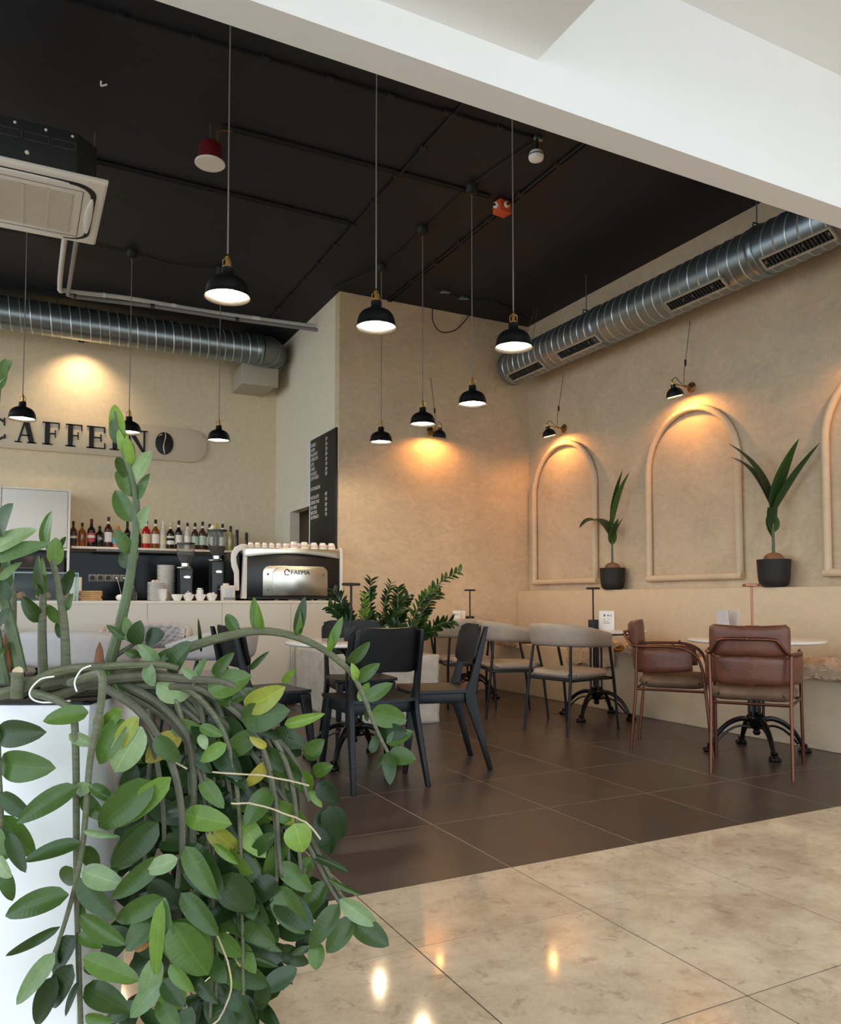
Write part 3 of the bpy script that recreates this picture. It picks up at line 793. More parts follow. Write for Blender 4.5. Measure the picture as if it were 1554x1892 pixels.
# ------------------------------------------------------------------ bistro tables
TZ = .775
def make_table():
    t = thing('bistro_table', 'x', 'table', (0, 0, 0), group='round marble bistro tables')
    MB().lathe([(.0, TZ - .022), (.43, TZ - .022), (.446, TZ - .017), (.45, TZ - .010), (.447, TZ - .002), (.44, TZ), (.0, TZ)], 56).build('table_top', 'table_marble', t)
    b = MB().lathe([(.0, .115), (.018, .117), (.028, .135), (.018, .15), (.04, .165), (.05, .195), (.062, .225), (.045, .245), (.055, .26), (.03, .275)], 20).build('hub', 'cast_iron', t)
    for k in range(4):
        a = R(90 * k + 45)
        MB().sphere((.052 * math.cos(a), .052 * math.sin(a), .235), .02, 8, 6).build('hub_boss', 'cast_iron', b)
    MB().tube([(0, 0, .25), (0, 0, TZ - .03)], .021, 12).build('column', 'cast_iron', t)
    for k in range(4):
        a = R(90 * k + 45)
        MB().tube([(.05 * math.cos(a), .05 * math.sin(a), .24), (.05 * math.cos(a), .05 * math.sin(a), TZ - .06)], .010, 8).build('slim_rod', 'cast_iron', t)
    for k in range(4):
        M = Matrix.Rotation(R(90 * k), 4, 'Z')
        p = smooth_path([(.04, 0, .215), (.10, 0, .228), (.18, 0, .20), (.25, 0, .14), (.29, 0, .075), (.31, 0, .035)], 4)
        n = len(p)
        lg = MB().tube(p, [.019 - .006 * i / n for i in range(n)], 8, M=M).build('leg', 'cast_iron', t)
        q = smooth_path([(.04, 0, .165), (.11, 0, .178), (.18, 0, .152), (.24, 0, .10), (.275, 0, .055)], 3)
        MB().tube(q, .008, 6, M=M).build('leg_rib', 'cast_iron', lg)
        f = MB().lathe([(.0, 0), (.034, .0), (.038, .014), (.03, .03), (.021, .038), (.026, .05), (.018, .06)], 12, c=(.312, 0, 0), M=M)
        for j in (-1, 0, 1): f.sphere((.345, j * .02, .014), .014, 8, 6, M=M)
        f.build('claw_foot', 'cast_iron', lg)
        MB().tube(smooth_path([(.02, 0, TZ - .14), (.05, 0, TZ - .10), (.10, 0, TZ - .05), (.2, 0, TZ - .034), (.3, 0, TZ - .032)], 3), .011, 6, M=M).build('top_bracket', 'cast_iron', t)
    return t
tb = make_table()
TR = (4.55, 3.80); TM = (4.605, 5.55)
tc_ = onZ(866, 1152, TZ); TC = (4.40, 7.36)
T1 = (1.97, 4.80)
place(tb, (*TR, 0), R(59), 'round marble bistro table by the brown leather chairs')
place(tb, (*TM, 0), R(26), 'round marble bistro table by the bench, in front of the smaller palm')
place(tb, (*TC, 0), R(20), 'round marble bistro table farthest back in the corner of the taupe wall')
place(tb, (*T1, 0), R(45), 'round marble bistro table among the black chairs')

# ------------------------------------------------------------------ table lamps and menu cards
def make_tlamp(m):
    t = thing('table_lamp', 'x', 'lamp', (0, 0, 0), group='slim cordless table lamps')
    MB().lathe([(.0, 0), (.044, 0), (.046, .003), (.046, .085), (.043, .09), (.0, .09)], 28).build('base', m, t)
    MB().tube([(0, 0, .085), (0, 0, .365)], .0075, 10).build('stem', m, t)
    MB().lathe([(.0, .362), (.056, .364), (.062, .368), (.062, .378), (.056, .382), (.0, .382)], 28).build('lamp_head', m, t)
    return t
tl = make_tlamp('black_matte')
place(tl, (T1[0] - .01, T1[1] + .03, TZ), 0, 'black cordless table lamp on the table among the black chairs')
place(tl, (4.62, 5.60, TZ), 0, 'black cordless table lamp on the table in front of the smaller palm')
place(tl, (4.40, 7.40, TZ), 0, 'small black cordless table lamp on the farthest corner table')
place(make_tlamp('copper_lamp'), (4.60, 3.86, TZ), 0, 'copper cordless table lamp on the table with the brown chairs')
def card(loc, rz, lab, marks=True, m='paper_white', h=.15, w_=.1, lean=8):
    t = thing('menu_card', lab, 'menu card', loc, rz)
    M = Matrix.Rotation(R(lean), 4, 'X')
    MB().box((0, 0, h / 2), (w_, .004, h), M).build('front_sheet', m, t, smooth=0)
    M2 = Matrix.Translation((0, .045, 0)) @ Matrix.Rotation(R(-lean), 4, 'X')
    MB().box((0, 0, h / 2), (w_, .004, h), M2).build('back_sheet', m, t, smooth=0)
    if marks:
        g = MB()
        for x, z, a, b_ in ((-.02, h - .04, .012, .02), (.012, h - .04, .01, .016), (.035, h - .042, .006, .018), (-.02, h - .075, .02, .003), (.02, h - .075, .014, .003), (-.005, h - .095, .05, .003), (0, h - .11, .06, .003)):
            g.box((x, -.0028, z), (a, .001, b_), M)
        g.build('printed_marks', 'dark_grey_metal', t, smooth=0)
card((4.74, 5.56, TZ), R(-38), 'white tent menu card beside the black lamp on the bench table', h=.17, w_=.13)
card((4.26, 7.43, TZ), R(-80), 'narrow white menu card on the farthest corner table', h=.15, w_=.11)
card((4.52, 4.03, TZ), R(-105), 'clear acrylic menu holder leaning beside the copper lamp', marks=False, m='acrylic', h=.20, w_=.14)

# ------------------------------------------------------------------ black wooden chair (faces +Y)
def make_black_chair():
    t = thing('dining_chair', 'x', 'chair', (0, 0, 0), group='black wooden chairs around the centre table')
    def seatfn(u, v):
        x = (u - .5) * 2; y = (v - .5) * 2
        wdt = .235 - .025 * (1 - v) - .012 * abs(y) ** 6
        dep = .225 - .012 * abs(x) ** 6
        return (x * wdt, y * dep - .005, .483 - .012 * (1 - x * x) * (1 - .5 * y * y))
    MB().sheet(seatfn, 12, 12, .018).build('seat', 'black_wood', t)
    for s_ in (-1, 1):
        MB().loft([(s_ * .225, -.30, 0, .026, .03), (s_ * .212, -.24, .22, .028, .045), (s_ * .2, -.185, .41, .03, .075), (s_ * .2, -.18, .47, .03, .072),
                   (s_ * .2, -.205, .56, .028, .05), (s_ * .195, -.26, .78, .026, .036), (s_ * .193, -.285, .88, .024, .026)]).build('rear_leg', 'black_wood', t, bevel=.005)
        MB().loft([(s_ * .215, .235, 0, .028, .03), (s_ * .2, .2, .30, .034, .05), (s_ * .19, .175, .468, .036, .075)]).build('front_leg', 'black_wood', t, bevel=.005)
        MB().bb(s_ * .19 - .011, s_ * .19 + .011, -.16, .16, .41, .47).build('side_rail', 'black_wood', t, bevel=.003)
    MB().bb(-.18, .18, .155, .177, .405, .47).build('front_rail', 'black_wood', t, bevel=.003)
    MB().bb(-.18, .18, -.18, -.158, .405, .47).build('rear_rail', 'black_wood', t, bevel=.003)
    def back(u, v):
        x = (u - .5) * 2; y = (v - .5) * 2
        hh = .135 * (1 - abs(x) ** 7 * .28)
        ww = .232 * (1 - abs(y) ** 7 * .10)
        z = .765 + y * hh
        return (x * ww, -.235 - (z - .76) * .20 - .035 * (1 - x * x) + .02, z - .012 * (1 - x * x) * y)
    MB().sheet(back, 16, 10, .015).build('backrest', 'black_wood', t)
    return t
bc = make_black_chair()
BC = 'black wooden chairs around the centre table'
place(bc, (1.845, 4.245, 0), R(0), 'black wooden chair with its curved back to the camera, nearest the camera')
place(bc, (2.385, 4.455, 0), R(75), 'black wooden chair seen from the side, right of the centre table')
place(bc, (2.22, 5.30, 0), R(172), 'black wooden chair behind the centre table, back against the green plants')
place(bc, (1.40, 4.86, 0), R(-84), 'black wooden chair left of the centre table, behind the trailing plant')

# ------------------------------------------------------------------ grey wrap-back chair (faces +Y)
def wrap_path(a, rx, ry, yc, l):
    # a in 0..1 along a U: left arm tip -> back -> right arm tip
    s_ = (a - .5) * 2
    if abs(s_) < .72:
        th = s_ / .72 * R(90)
        return rx * math.sin(th), yc - ry * math.cos(th)
    return math.copysign(rx, s_), yc + (abs(s_) - .72) / .28 * l
def make_grey_chair():
    t = thing('armchair', 'x', 'chair', (0, 0, 0), group='grey leather wrap-back chairs')
    def wrap(u, v):
        x, y = wrap_path(u, .285, .25, -.03, .21)
        s_ = abs(u - .5) * 2
        zt = .862 - .085 * s_ ** 2.2; zb = .678 - .01 * s_
        return (x * (1 + .03 * (v - .5)), y - .03 * (v - .5) * (1 - s_), zb + (zt - zb) * v)
    def th(u, v): return .058 * (max(0.02, 1 - (2 * v - 1) ** 4)) ** .5 * (max(.05, 1 - (2 * u - 1) ** 16)) ** .5 + .006
    MB().sheet(wrap, 32, 10, th).build('wrap_back', 'grey_leather', t, smooth=60)
    def seat(u, v):
        x = (u - .5) * 2; y = (v - .5) * 2
        k = (1 - .22 * (abs(x) ** 5) * (abs(y) ** 5))
        return (x * .25 * k, y * .245 * k + .0, .455)
    def sth(u, v): x = (u - .5) * 2; y = (v - .5) * 2; return .075 * (max(.03, (1 - abs(x) ** 8) * (1 - abs(y) ** 8))) ** .5
    MB().sheet(seat, 16, 16, sth).build('seat_cushion', 'grey_leather', t, smooth=60)
    fr_ = [(-.24, -.23, .415), (.24, -.23, .415), (.245, .235, .415), (-.245, .235, .415), (-.24, -.23, .415)]
    MB().tube(fr_, .011, 8).build('seat_frame', 'black_tube', t)
    for s_ in (-1, 1):
        MB().tube([(s_ * .275, .27, 0), (s_ * .27, .225, .41), (s_ * .283, .16, .70)], [.010, .013, .011], 8).build('leg', 'black_tube', t)
        MB().tube([(s_ * .235, -.285, 0), (s_ * .225, -.235, .41), (s_ * .2, -.205, .70)], [.010, .013, .011], 8).build('leg', 'black_tube', t)
        MB().tube([(s_ * .245, .235, .415), (s_ * .268, .235, .415)], .009, 6).build('seat_bracket', 'black_tube', t)
    return t
gc = make_grey_chair()
place(gc, (4.02, 5.18, 0), R(-80), 'grey leather wrap-back chair nearest the camera, at the bench table')
place(gc, (4.02, 6.05, 0), R(-108), 'grey leather wrap-back chair behind the nearest grey chair')
place(gc, (3.98, 6.78, 0), R(-18), 'grey leather wrap-back chair with its back to us at the corner table')
place(gc, (3.585, 7.38, 0), R(-88), 'grey leather chair mostly hidden behind the black chair and stone planter')

# ------------------------------------------------------------------ brown leather chair (faces +Y)
def make_brown_chair():
    t = thing('armchair', 'x', 'chair', (0, 0, 0), group='brown leather chairs with copper frames')
    def band(u, v):
        x, y = wrap_path(u, .262, .245, -.02, .16)
        s_ = abs(u - .5) * 2
        zt = .715 - .01 * s_; zb = .535 + .03 * s_ ** 3
        return (x, y - .015 * (v - .5), zb + (zt - zb) * v)
    def bth(u, v): return .034 * (max(.02, 1 - (2 * v - 1) ** 6)) ** .5 * (max(.05, 1 - (2 * u - 1) ** 20)) ** .5 + .006
    MB().sheet(band, 32, 8, bth).build('lower_backrest', 'brown_leather', t, smooth=60)
    def pad(u, v):
        x = (u - .5) * 2; y = (v - .5) * 2
        k = 1 - .10 * abs(x) ** 8 * abs(y) ** 8
        z = .80 + y * .09 * k + .014 * x * x * (y > 0) * y
        return (x * .225 * k, -.285 - .07 * (z - .8) - .0 + .055 * x * x, z)
    def pth(u, v): x = (u - .5) * 2; y = (v - .5) * 2; return .05 * (max(.03, (1 - abs(x) ** 8) * (1 - abs(y) ** 6))) ** .5
    MB().sheet(pad, 18, 10, pth).build('upper_backrest', 'brown_leather', t, smooth=60)
    def seat(u, v):
        x = (u - .5) * 2; y = (v - .5) * 2
        k = 1 - .2 * abs(x) ** 5 * abs(y) ** 5
        return (x * .245 * k, y * .235 * k + .01, .474 + .008 * (1 - x * x))
    def sth(u, v): x = (u - .5) * 2; y = (v - .5) * 2; return .098 * (max(.03, (1 - abs(x) ** 6) * (1 - abs(y) ** 6))) ** .5
    MB().sheet(seat, 16, 16, sth).build('seat_cushion', 'brown_suede', t, smooth=60)
    for s_ in (-1, 1):
        MB().tube([(s_ * .225, -.275, 0), (s_ * .222, -.235, .43), (s_ * .228, -.225, .715)], .0105, 10).build('rear_leg', 'copper_tube', t)
        MB().tube([(s_ * .262, .265, 0), (s_ * .258, .225, .43)] + smooth_path([(s_ * .258, .21, .56), (s_ * .262, .18, .65), (s_ * .266, .12, .70), (s_ * .27, .04, .722), (s_ * .262, -.10, .724), (s_ * .228, -.225, .722)], 3), .0105, 10).build('front_leg', 'copper_tube', t)
    MB().tube(smooth_path([(-.228, -.225, .722), (-.205, -.27, .735), (-.17, -.31, .79), (-.14, -.32, .812), (0, -.33, .815), (.14, -.32, .812), (.17, -.31, .79), (.205, -.27, .735), (.228, -.225, .722)], 4), .0105, 10).build('back_rail', 'copper_tube', t)
    MB().tube([(-.222, -.235, .425), (.222, -.235, .425)], .009, 8).build('rear_crossbar', 'copper_tube', t)
    MB().tube([(-.258, .222, .425), (.258, .222, .425)], .009, 8).build('front_crossbar', 'copper_tube', t)
    for s_ in (-1, 1): MB().tube([(s_ * .222, -.235, .425), (s_ * .258, .222, .425)], .009, 8).build('side_bar', 'copper_tube', t)
    for x in (0, -.262, .262):
        MB().sphere((x, -.342 if x == 0 else .02, .815 if x == 0 else .735), .010, 8, 6).build('rivet', 'copper_tube', t)
    return t
wc = make_brown_chair()
place(wc, (4.10, 3.44, 0), R(-55), 'brown leather chair with its back to the camera, nearest the camera')
place(wc, (4.18, 4.19, 0), R(-152 + 12), 'brown leather chair seen from its side, behind the other brown chair')

# ------------------------------------------------------------------ quilted bucket chairs (faces +Y)
def make_bucket():
    t = thing('bucket_chair', 'x', 'chair', (0, 0, 0), group='light grey quilted bucket chairs')
    def wrap(u, v):
        x, y = wrap_path(u, .34, .29, -.02, .2)
        s_ = abs(u - .5) * 2
        zt = .85 - .12 * s_ ** 2.4; zb = .615 + .01 * s_
        o = 1 + .10 * (v - .5)
        return (x * o, y * o, zb + (zt - zb) * v)
    def th(u, v): return .07 * (max(.02, 1 - (2 * v - 1) ** 4)) ** .5 * (max(.05, 1 - (2 * u - 1) ** 14)) ** .5 + .008
    sh = MB().sheet(wrap, 36, 10, th).build('wrap_back', 'quilt_fabric', t, smooth=60)
    # stitched diamonds: raised padded lozenges on the inner face
    def inner(u, v, off):
        e = 1e-3; p = Vector(wrap(u, v)); du = Vector(wrap(min(1, u + e), v)) - Vector(wrap(max(0, u - e), v)); dv = Vector(wrap(u, min(1, v + e))) - Vector(wrap(u, max(0, v - e)))
        n = du.cross(dv).normalized()
        if n.dot(Vector((-p.x, -p.y, 0))) < 0: n = -n
        return p + n * off
    NU, NV = 15, 3
    for i in range(NU):
        for j in range(NV):
            for h in (0, 1):
                uc = (i + .5 + .5 * h) / NU; vc = (j + .5 + .5 * h) / NV
                if uc > .97 or vc > .97: continue
                du, dv = .45 / NU, .45 / NV
                m = MB()
                c = [inner(uc - du, vc, .035), inner(uc, max(.02, vc - dv), .034), inner(uc + du, vc, .035), inner(uc, min(.98, vc + dv), .034)]
                mid = inner(uc, vc, .074)
                q = [(a.lerp(mid, .5) + (mid - (c[0] + c[2]) / 2) * .22) for a in c]
                m.add(c + q + [mid], [(0, 1, 5, 4), (1, 2, 6, 5), (2, 3, 7, 6), (3, 0, 4, 7), (4, 5, 8), (5, 6, 8), (6, 7, 8), (7, 4, 8)])
                m.build('quilt_diamond', 'quilt_fabric', sh, smooth=80)
    def seat(u, v):
        x = (u - .5) * 2; y = (v - .5) * 2
        k = 1 - .22 * abs(x) ** 5 * abs(y) ** 5
        return (x * .27 * k, y * .27 * k, .46)
    def sth(u, v): x = (u - .5) * 2; y = (v - .5) * 2; return .10 * (max(.03, (1 - abs(x) ** 6) * (1 - abs(y) ** 6))) ** .5
    MB().sheet(seat, 14, 14, sth).build('seat_cushion', 'quilt_fabric', t, smooth=60)
    for sx in (-1, 1):
        for sy, top in ((1, .6), (-1, .6)):
            MB().tube([(sx * .27, sy * .27, 0), (sx * .245, sy * .22, .42), (sx * .27, sy * .20 - .02, top + .03)], [.012, .018, .014], 8).build('leg', 'black_tube', t)
    for sx in (-1, 1): MB().tube([(sx * .245, -.22, .41), (sx * .245, .22, .41)], .012, 8).build('seat_bar', 'black_tube', t)
    return t
bk = make_bucket()
def ground(px, d): p = atD(px, HOR, d); return (p.x, p.y, 0)
place(bk, ground(150, 5.25), R(-30), 'light grey bucket chair with its smooth back to us, behind the plant stems')
place(bk, ground(-12, 6.28), R(-125), 'light grey quilted bucket chair at the left photo edge by the counter')
place(bk, ground(270, 6.68), R(168), 'light grey quilted bucket chair facing us in front of the counter')
place(bk, ground(388, 5.85), R(58), 'light grey bucket chair behind the left black chair')
place(tb, ground(150, 6.02), R(10), 'round marble bistro table between the grey quilted bucket chairs')

# ------------------------------------------------------------------ fur throws on the bench
def fur(loc, wy, drop, lab, seed):
    rn = random.Random(seed)
    t = thing('fur_throw', lab, 'throw', loc, group='sheepskin throws on the bench')
    ph = [rn.uniform(0, 6) for _ in range(6)]
    dep = .30
    def fn(u, v):
        y = (v - .5) * wy * (1 + .10 * math.sin(5 * u + ph[0]))
        s_ = u * (dep + drop)
        edge = .03 * math.sin(v * 9 + ph[1]) + .02 * math.sin(v * 21 + ph[2])
        bumpz = .016 * math.sin(9 * u + ph[3]) * math.sin(8 * v + ph[4]) + .01 * math.sin(31 * v + 17 * u)
        if s_ < dep: return (dep - s_ - .005, y, .05 + bumpz)
        q = (s_ - dep) * (1 + edge * 4)
        return (-.05 - .006 * math.sin(14 * v + ph[5]), y, .03 - q + bumpz)
    sh = MB().sheet(fn, 16, 20, lambda u, v: .02 + .02 * math.sin(math.pi * u) ** .5 * math.sin(math.pi * min(1, max(0, v))) ** .5).build('pelt', 'fur', t, smooth=80)
    g = MB()
    for k in range(1500):
        u, v = rn.random(), rn.random()
        p = Vector(fn(u, v)); n = Vector((-.6 if u * (dep + drop) > dep else 0, 0, .5)) + Vector((rn.uniform(-.7, .7), rn.uniform(-.9, .9), rn.uniform(-.6, .6)))
        n = n.normalized(); l = rn.uniform(.02, .045); a = n.orthogonal().normalized() * .004
        p = p + Vector((-.012, 0, 0)) if u * (dep + drop) > dep else p + Vector((0, 0, .012))
        g.add([p - a, p + a, p + n.cross(a.normalized()) * .004, p + n * l + Vector((0, 0, -.01))], [(0, 1, 3), (1, 2, 3), (2, 0, 3)])
    tf = g.build('wool_tufts', 'fur_tips', t, smooth=0); tag(tf, kind='stuff')
fur((5.0, 3.45, .55), .85, .08, 'pale sheepskin throw on the bench at the right photo edge', 1)
fur((5.0, 5.3, .55), .62, .03, 'pale sheepskin throw on the bench behind the brown side chair', 2)
fur((4.99, 6.05, .56), .62, .18, 'brownish sheepskin throw hanging over the bench behind the nearest grey chair', 5)
fur((5.0, 7.5, .55), .45, .06, 'pale sheepskin throw on the bench by the corner table', 3)

# ------------------------------------------------------------------ coconut palms on the ledge
def frond_mesh(name, L, W, bend, m, seed=0, fold=.35, droop=0.0):
    # blade from origin along +Z bending toward +X; closed thin surface with midrib fold
    vs_, fs = [], []; n = 14
    for i in range(n + 1):
        s_ = i / n
        th = bend * s_ ** 1.3
        # integrate curve
        if i == 0: x, z = 0.0, 0.0
        else:
            x += L / n * math.sin(th); z += L / n * math.cos(th)
        w_ = W * (math.sin(math.pi * min(1, s_ ** .8 * .97 + .03)) ** .8) * (1 - .25 * s_)
        for j, q in ((-1, -1), (0, 0), (1, 1)):
            vs_.append((x - abs(q) * w_ * fold * math.cos(th), q * w_, z + abs(q) * w_ * fold * math.sin(th)))
    for i in range(n):
        for j in range(2):
            a = i * 3 + j; fs.append((a, a + 1, a + 4, a + 3))
    me = bpy.data.meshes.new(name); me.from_pydata(vs_, [], fs); me.materials.append(MATS[m])
    for p in me.polygons: p.use_smooth = True
    return me
def palm(y, lab, stem_h, fronds, sc_=1.0, tilt=0):
    t = thing('potted_palm', lab, 'plant', (5.385, y, 1.145))
    MB().lathe([(.0, 0), (.07, 0), (.095, .008), (.112, .03), (.120, .07), (.128, .215), (.130, .222), (.124, .222), (.118, .18), (.0, .18)], 36).build('pot', 'pot_black', t)
    MB().lathe([(.0, .186), (.119, .186)], 24).build('potting_soil', 'soil', t)
    MB().sphere((0, 0, .225), .075, 18, 12, sc=(1, 1.05, .72)).build('coconut_shell', 'coconut', t)
    top = Vector((0, tilt, .26 + stem_h))
    MB().tube(smooth_path([(0, .0, .24), (0, tilt * .2, .24 + stem_h * .4), (.0, tilt * .9, .24 + stem_h * .8), top], 4), [.013 - .006 * k / 12 for k in range(13)], 8).build('stem', 'stem_green', t)
    for (z, az, lean, L, W, bend) in fronds:
        me = frond_mesh('frond', L, W * 1.35, R(bend), 'leaf_palm')
        # az: -1 = toward +Y (left in view) , +1 = toward -Y (right)
        base = Vector((0, tilt * min(1, max(0, (z - .24) / stem_h)), z))
        M = Matrix.Translation(base) @ Matrix.Rotation(R(az), 4, 'Z') @ Matrix.Rotation(R(lean), 4, 'Y')
        obj('frond', me, t, M)
# azimuth 90 = +Y (left in view), -90 = -Y (right in view)
palm(4.30, 'tall potted coconut palm with four spread leaves on the ledge, larger palm', .40,
     [(.62, 100, 14, .74, .055, 40), (.62, 85, 20, .72, .035, 48), (.60, -95, 20, .62, .055, 14), (.58, -80, 32, .66, .05, 10), (.44, 80, 8, .22, .05, 12), (.44, -85, 6, .26, .06, 10), (.38, 95, 25, .12, .015, 10)])
palm(6.22, 'smaller potted coconut palm with one drooping leaf on the ledge', .42,
     [(.62, -92, 6, .62, .028, 24), (.64, -85, 12, .60, .035, 28), (.52, 95, 24, .58, .07, 105), (.46, -80, 12, .28, .05, 14), (.46, 85, 5, .26, .045, 8), (.5, -95, 30, .3, .012, 25)], tilt=.0)

# ------------------------------------------------------------------ bar counter
CYF, CZ = 7.70, 1.035
t = thing('bar_counter', 'long cream bar counter with panelled front', 'counter', (0, 8.05, 0))
MB().bb(-4, 3.03, -.33, .35, 0.08, CZ - .03).build('counter_body', 'counter_front', t, smooth=0)
seams = [onY(x, 1150, CYF).x for x in (272, 410, 536)]
pw = seams[1] - seams[0]
xs = [seams[0] + pw * k for k in range(-5, 4)]
for a, b_ in zip(xs, xs[1:] + [3.03]):
    if a > 2.9: continue
    MB().bb(a + .0015, min(b_, 3.03) - .0015, -.35, -.33, .08, CZ - .03).build('front_panel', 'counter_front', t, bevel=.001, segs=1, smooth=0)
MB().bb(-4, 3.03, -.30, .33, 0, .08).build('plinth', 'black_matte', t, smooth=0)
wt = MB().bb(-4, 3.035, -.355, .36, -.03, 0).build('worktop', 'counter_top', origin=(0, 8.05, CZ), bevel=.003)
wt.location = (0, 8.05, CZ); wt.data.transform(Matrix.Translation((0, 8.05, CZ)))
tag(wt, 'cream continuous worktop on the bar counter', 'worktop')

# back bar: lower cabinet run, backsplash, shelf
t = thing('back_bar', 'black back counter under the bottle shelf', 'counter', (1.7, 9.9, 0))
MB().bb(-1.18, 1.3, -.3, .28, 0, .9).build('cabinet_body', 'machine_black', t, smooth=0)
MB().bb(-1.18, 1.3, -.32, .28, .9, .93).build('back_worktop', 'backsplash_black', t, bevel=.003)
struct('trim_2', MB().bb(.5, 3.04, YB - .03, YB, .93, 1.62), 'backsplash_black', 'glossy black splashback panel behind the bar', smooth=0)
t = thing('bottle_shelf', 'thin pale shelf carrying the row of bottles', 'shelf', (1.75, 10.0, 1.63))
MB().bb(-1.22, .68, -.22, .2, 0, .028).build('shelf_board', 'shelf_wood', t, bevel=.003)
MB().bb(-.95, .1, -.17, -.12, -.02, 0).build('light_strip', 'grey_metal', t, bevel=.003)
SHZ = 1.658
# tall cabinet at left
t = thing('tall_cabinet', 'tall cream cabinet with a dark oven niche at the left of the bar', 'cabinet', (.15, 9.95, 0))
MB().bb(-.36, -.335, -.25, .25, 0, 2.29).build('side_panel', 'white_lacquer', t, bevel=.002)
MB().bb(.335, .36, -.25, .25, 0, 2.29).build('side_panel', 'white_lacquer', t, bevel=.002)
MB().bb(-.335, .335, -.24, .25, 2.27, 2.29).build('top_panel', 'white_lacquer', t, bevel=.002)
MB().bb(-.335, .335, .2, .24, 0, 2.27).build('back_panel', 'machine_black', t, smooth=0)
MB().bb(-.33, .33, -.25, -.23, 1.63, 2.265).build('door', 'white_lacquer', t, bevel=.003)
MB().bb(-.335, .335, -.23, .2, 1.6, 1.625).build('niche_top', 'white_lacquer', t, bevel=.002)
MB().bb(-.335, .335, -.23, .2, .9, .93).build('niche_shelf', 'machine_black', t, bevel=.002)
MB().bb(-.33, .33, -.25, -.23, .02, .9).build('lower_door', 'white_lacquer', t, bevel=.003)
t = thing('oven', 'black glass oven inside the niche of the tall cabinet', 'oven', (.15, 9.93, .932))
MB().bb(-.31, .31, -.18, .2, 0, .6).build('oven_body', 'machine_black', t, bevel=.005)
MB().bb(-.27, .27, -.19, -.18, .08, .42).build('oven_window', 'backsplash_black', t, bevel=.004)
MB().tube([(-.25, -.215, .46), (.25, -.215, .46)], .009, 8).build('oven_handle', 'grey_metal', t)
# sockets
p0 = onY(163, 1067, YB - .035); p1 = onY(236, 1069, YB - .035)
t = thing('socket_strip', 'row of five grey wall sockets on the black splashback', 'sockets', ((p0.x + p1.x) / 2, YB - .03, (p0.z + p1.z) / 2))
W5 = (p1.x - p0.x) / 5
for k in range(5):
    x = (k - 2) * W5
    s5 = MB().box((x, -.006, 0), (W5 * .95, .012, W5 * .95)).build('socket_plate', 'socket_grey', t, bevel=.003)
    MB().lathe([(W5 * .33, 0), (W5 * .33, .006), (W5 * .28, .006), (W5 * .27, .001), (.0, .001)], 16, c=(0, 0, 0), M=Matrix.Translation((x, -.012, 0)) @ Matrix.Rotation(R(90), 4, 'X')).build('socket_well', 'dark_grey_metal', s5)
for k in (3, 4):
    x = (k - 2) * W5
    pl = MB().box((x, -.035, 0), (.035, .05, .03)).build('plug', 'white_plastic', t, bevel=.008)
    MB().tube(smooth_path([(x, -.06, 0), (x + .02, -.08, -.06), (x + .05, -.07, -.18), (x + .06, -.05, -.3)], 3), .004, 5).build('plug_cord', 'white_plastic', pl)

# bottles: (px centre, top px, width px, glass, label, cap, kind)
BY = 9.93
def bottle(px, top, wpx, glass, label, cap, kind, lab, extra=None):
    p = onY(px, 1000, BY); pxm = 1450 / (ray(px, 1000).dot(FWD) * (BY / ray(px, 1000).y))
    base = Vector((p.x, BY, SHZ))
    H = onY(px, top, BY).z - SHZ
    r = wpx / pxm / 2 * 1.0
    t = thing('bottle', lab, 'bottle', base, group='bottles on the bar shelf')
    if kind == 'wine': prof = [(r * .9, 0), (r, .01), (r, H * .52), (r * .85, H * .60), (r * .5, H * .68), (r * .38, H * .74), (r * .36, H * .98)]
    elif kind == 'squat': prof = [(r * .8, 0), (r * .95, .01), (r, H * .55), (r * .9, H * .66), (r * .45, H * .74), (r * .3, H * .80), (r * .3, H * .9)]
    elif kind == 'jar': prof = [(r * .95, 0), (r, .01), (r, H * .8), (r * .6, H * .88), (r * .5, H * .92)]
    else: prof = [(r * .92, 0), (r, .01), (r, H * .56), (r * .93, H * .64), (r * .55, H * .71), (r * .36, H * .76), (r * .33, H * .9)]
    MB().lathe([(0, 0)] + prof + [(0, prof[-1][1])], 18).build('glass_body', 'bottle_' + glass, t)
    cz = prof[-1][1]; cr = prof[-1][0]
    MB().lathe([(cr * 1.12, cz - H * (.03 if kind != 'wine' else .2)), (cr * 1.15, cz), (cr * 1.12, max(H, cz + .012)), (.0, max(H, cz + .012))], 14).build('cap', 'label_' + cap, t)
    if label:
        z0, z1 = H * .18, H * .5
        lb = MB().lathe([(r * 1.012, z0), (r * 1.012, z1)], 18)
        lb.f = lb.f[:-2]
        l_ = lb.build('paper_label', 'label_' + label, t)
        if extra: 
            eb = MB().lathe([(r * 1.03, z0 + (z1 - z0) * .45), (r * 1.03, z0 + (z1 - z0) * .75)], 18); eb.f = eb.f[:-2]
            eb.build('label_band', 'label_' + extra, l_)
    if kind not in ('wine', 'squat', 'jar'):
        nb = MB().lathe([(r * .40, H * .77), (r * .38, H * .85)], 14); nb.f = nb.f[:-2]
        nb.build('neck_label', 'label_white' if label in ('white', 'mint', 'cream') else 'label_capblack', t)
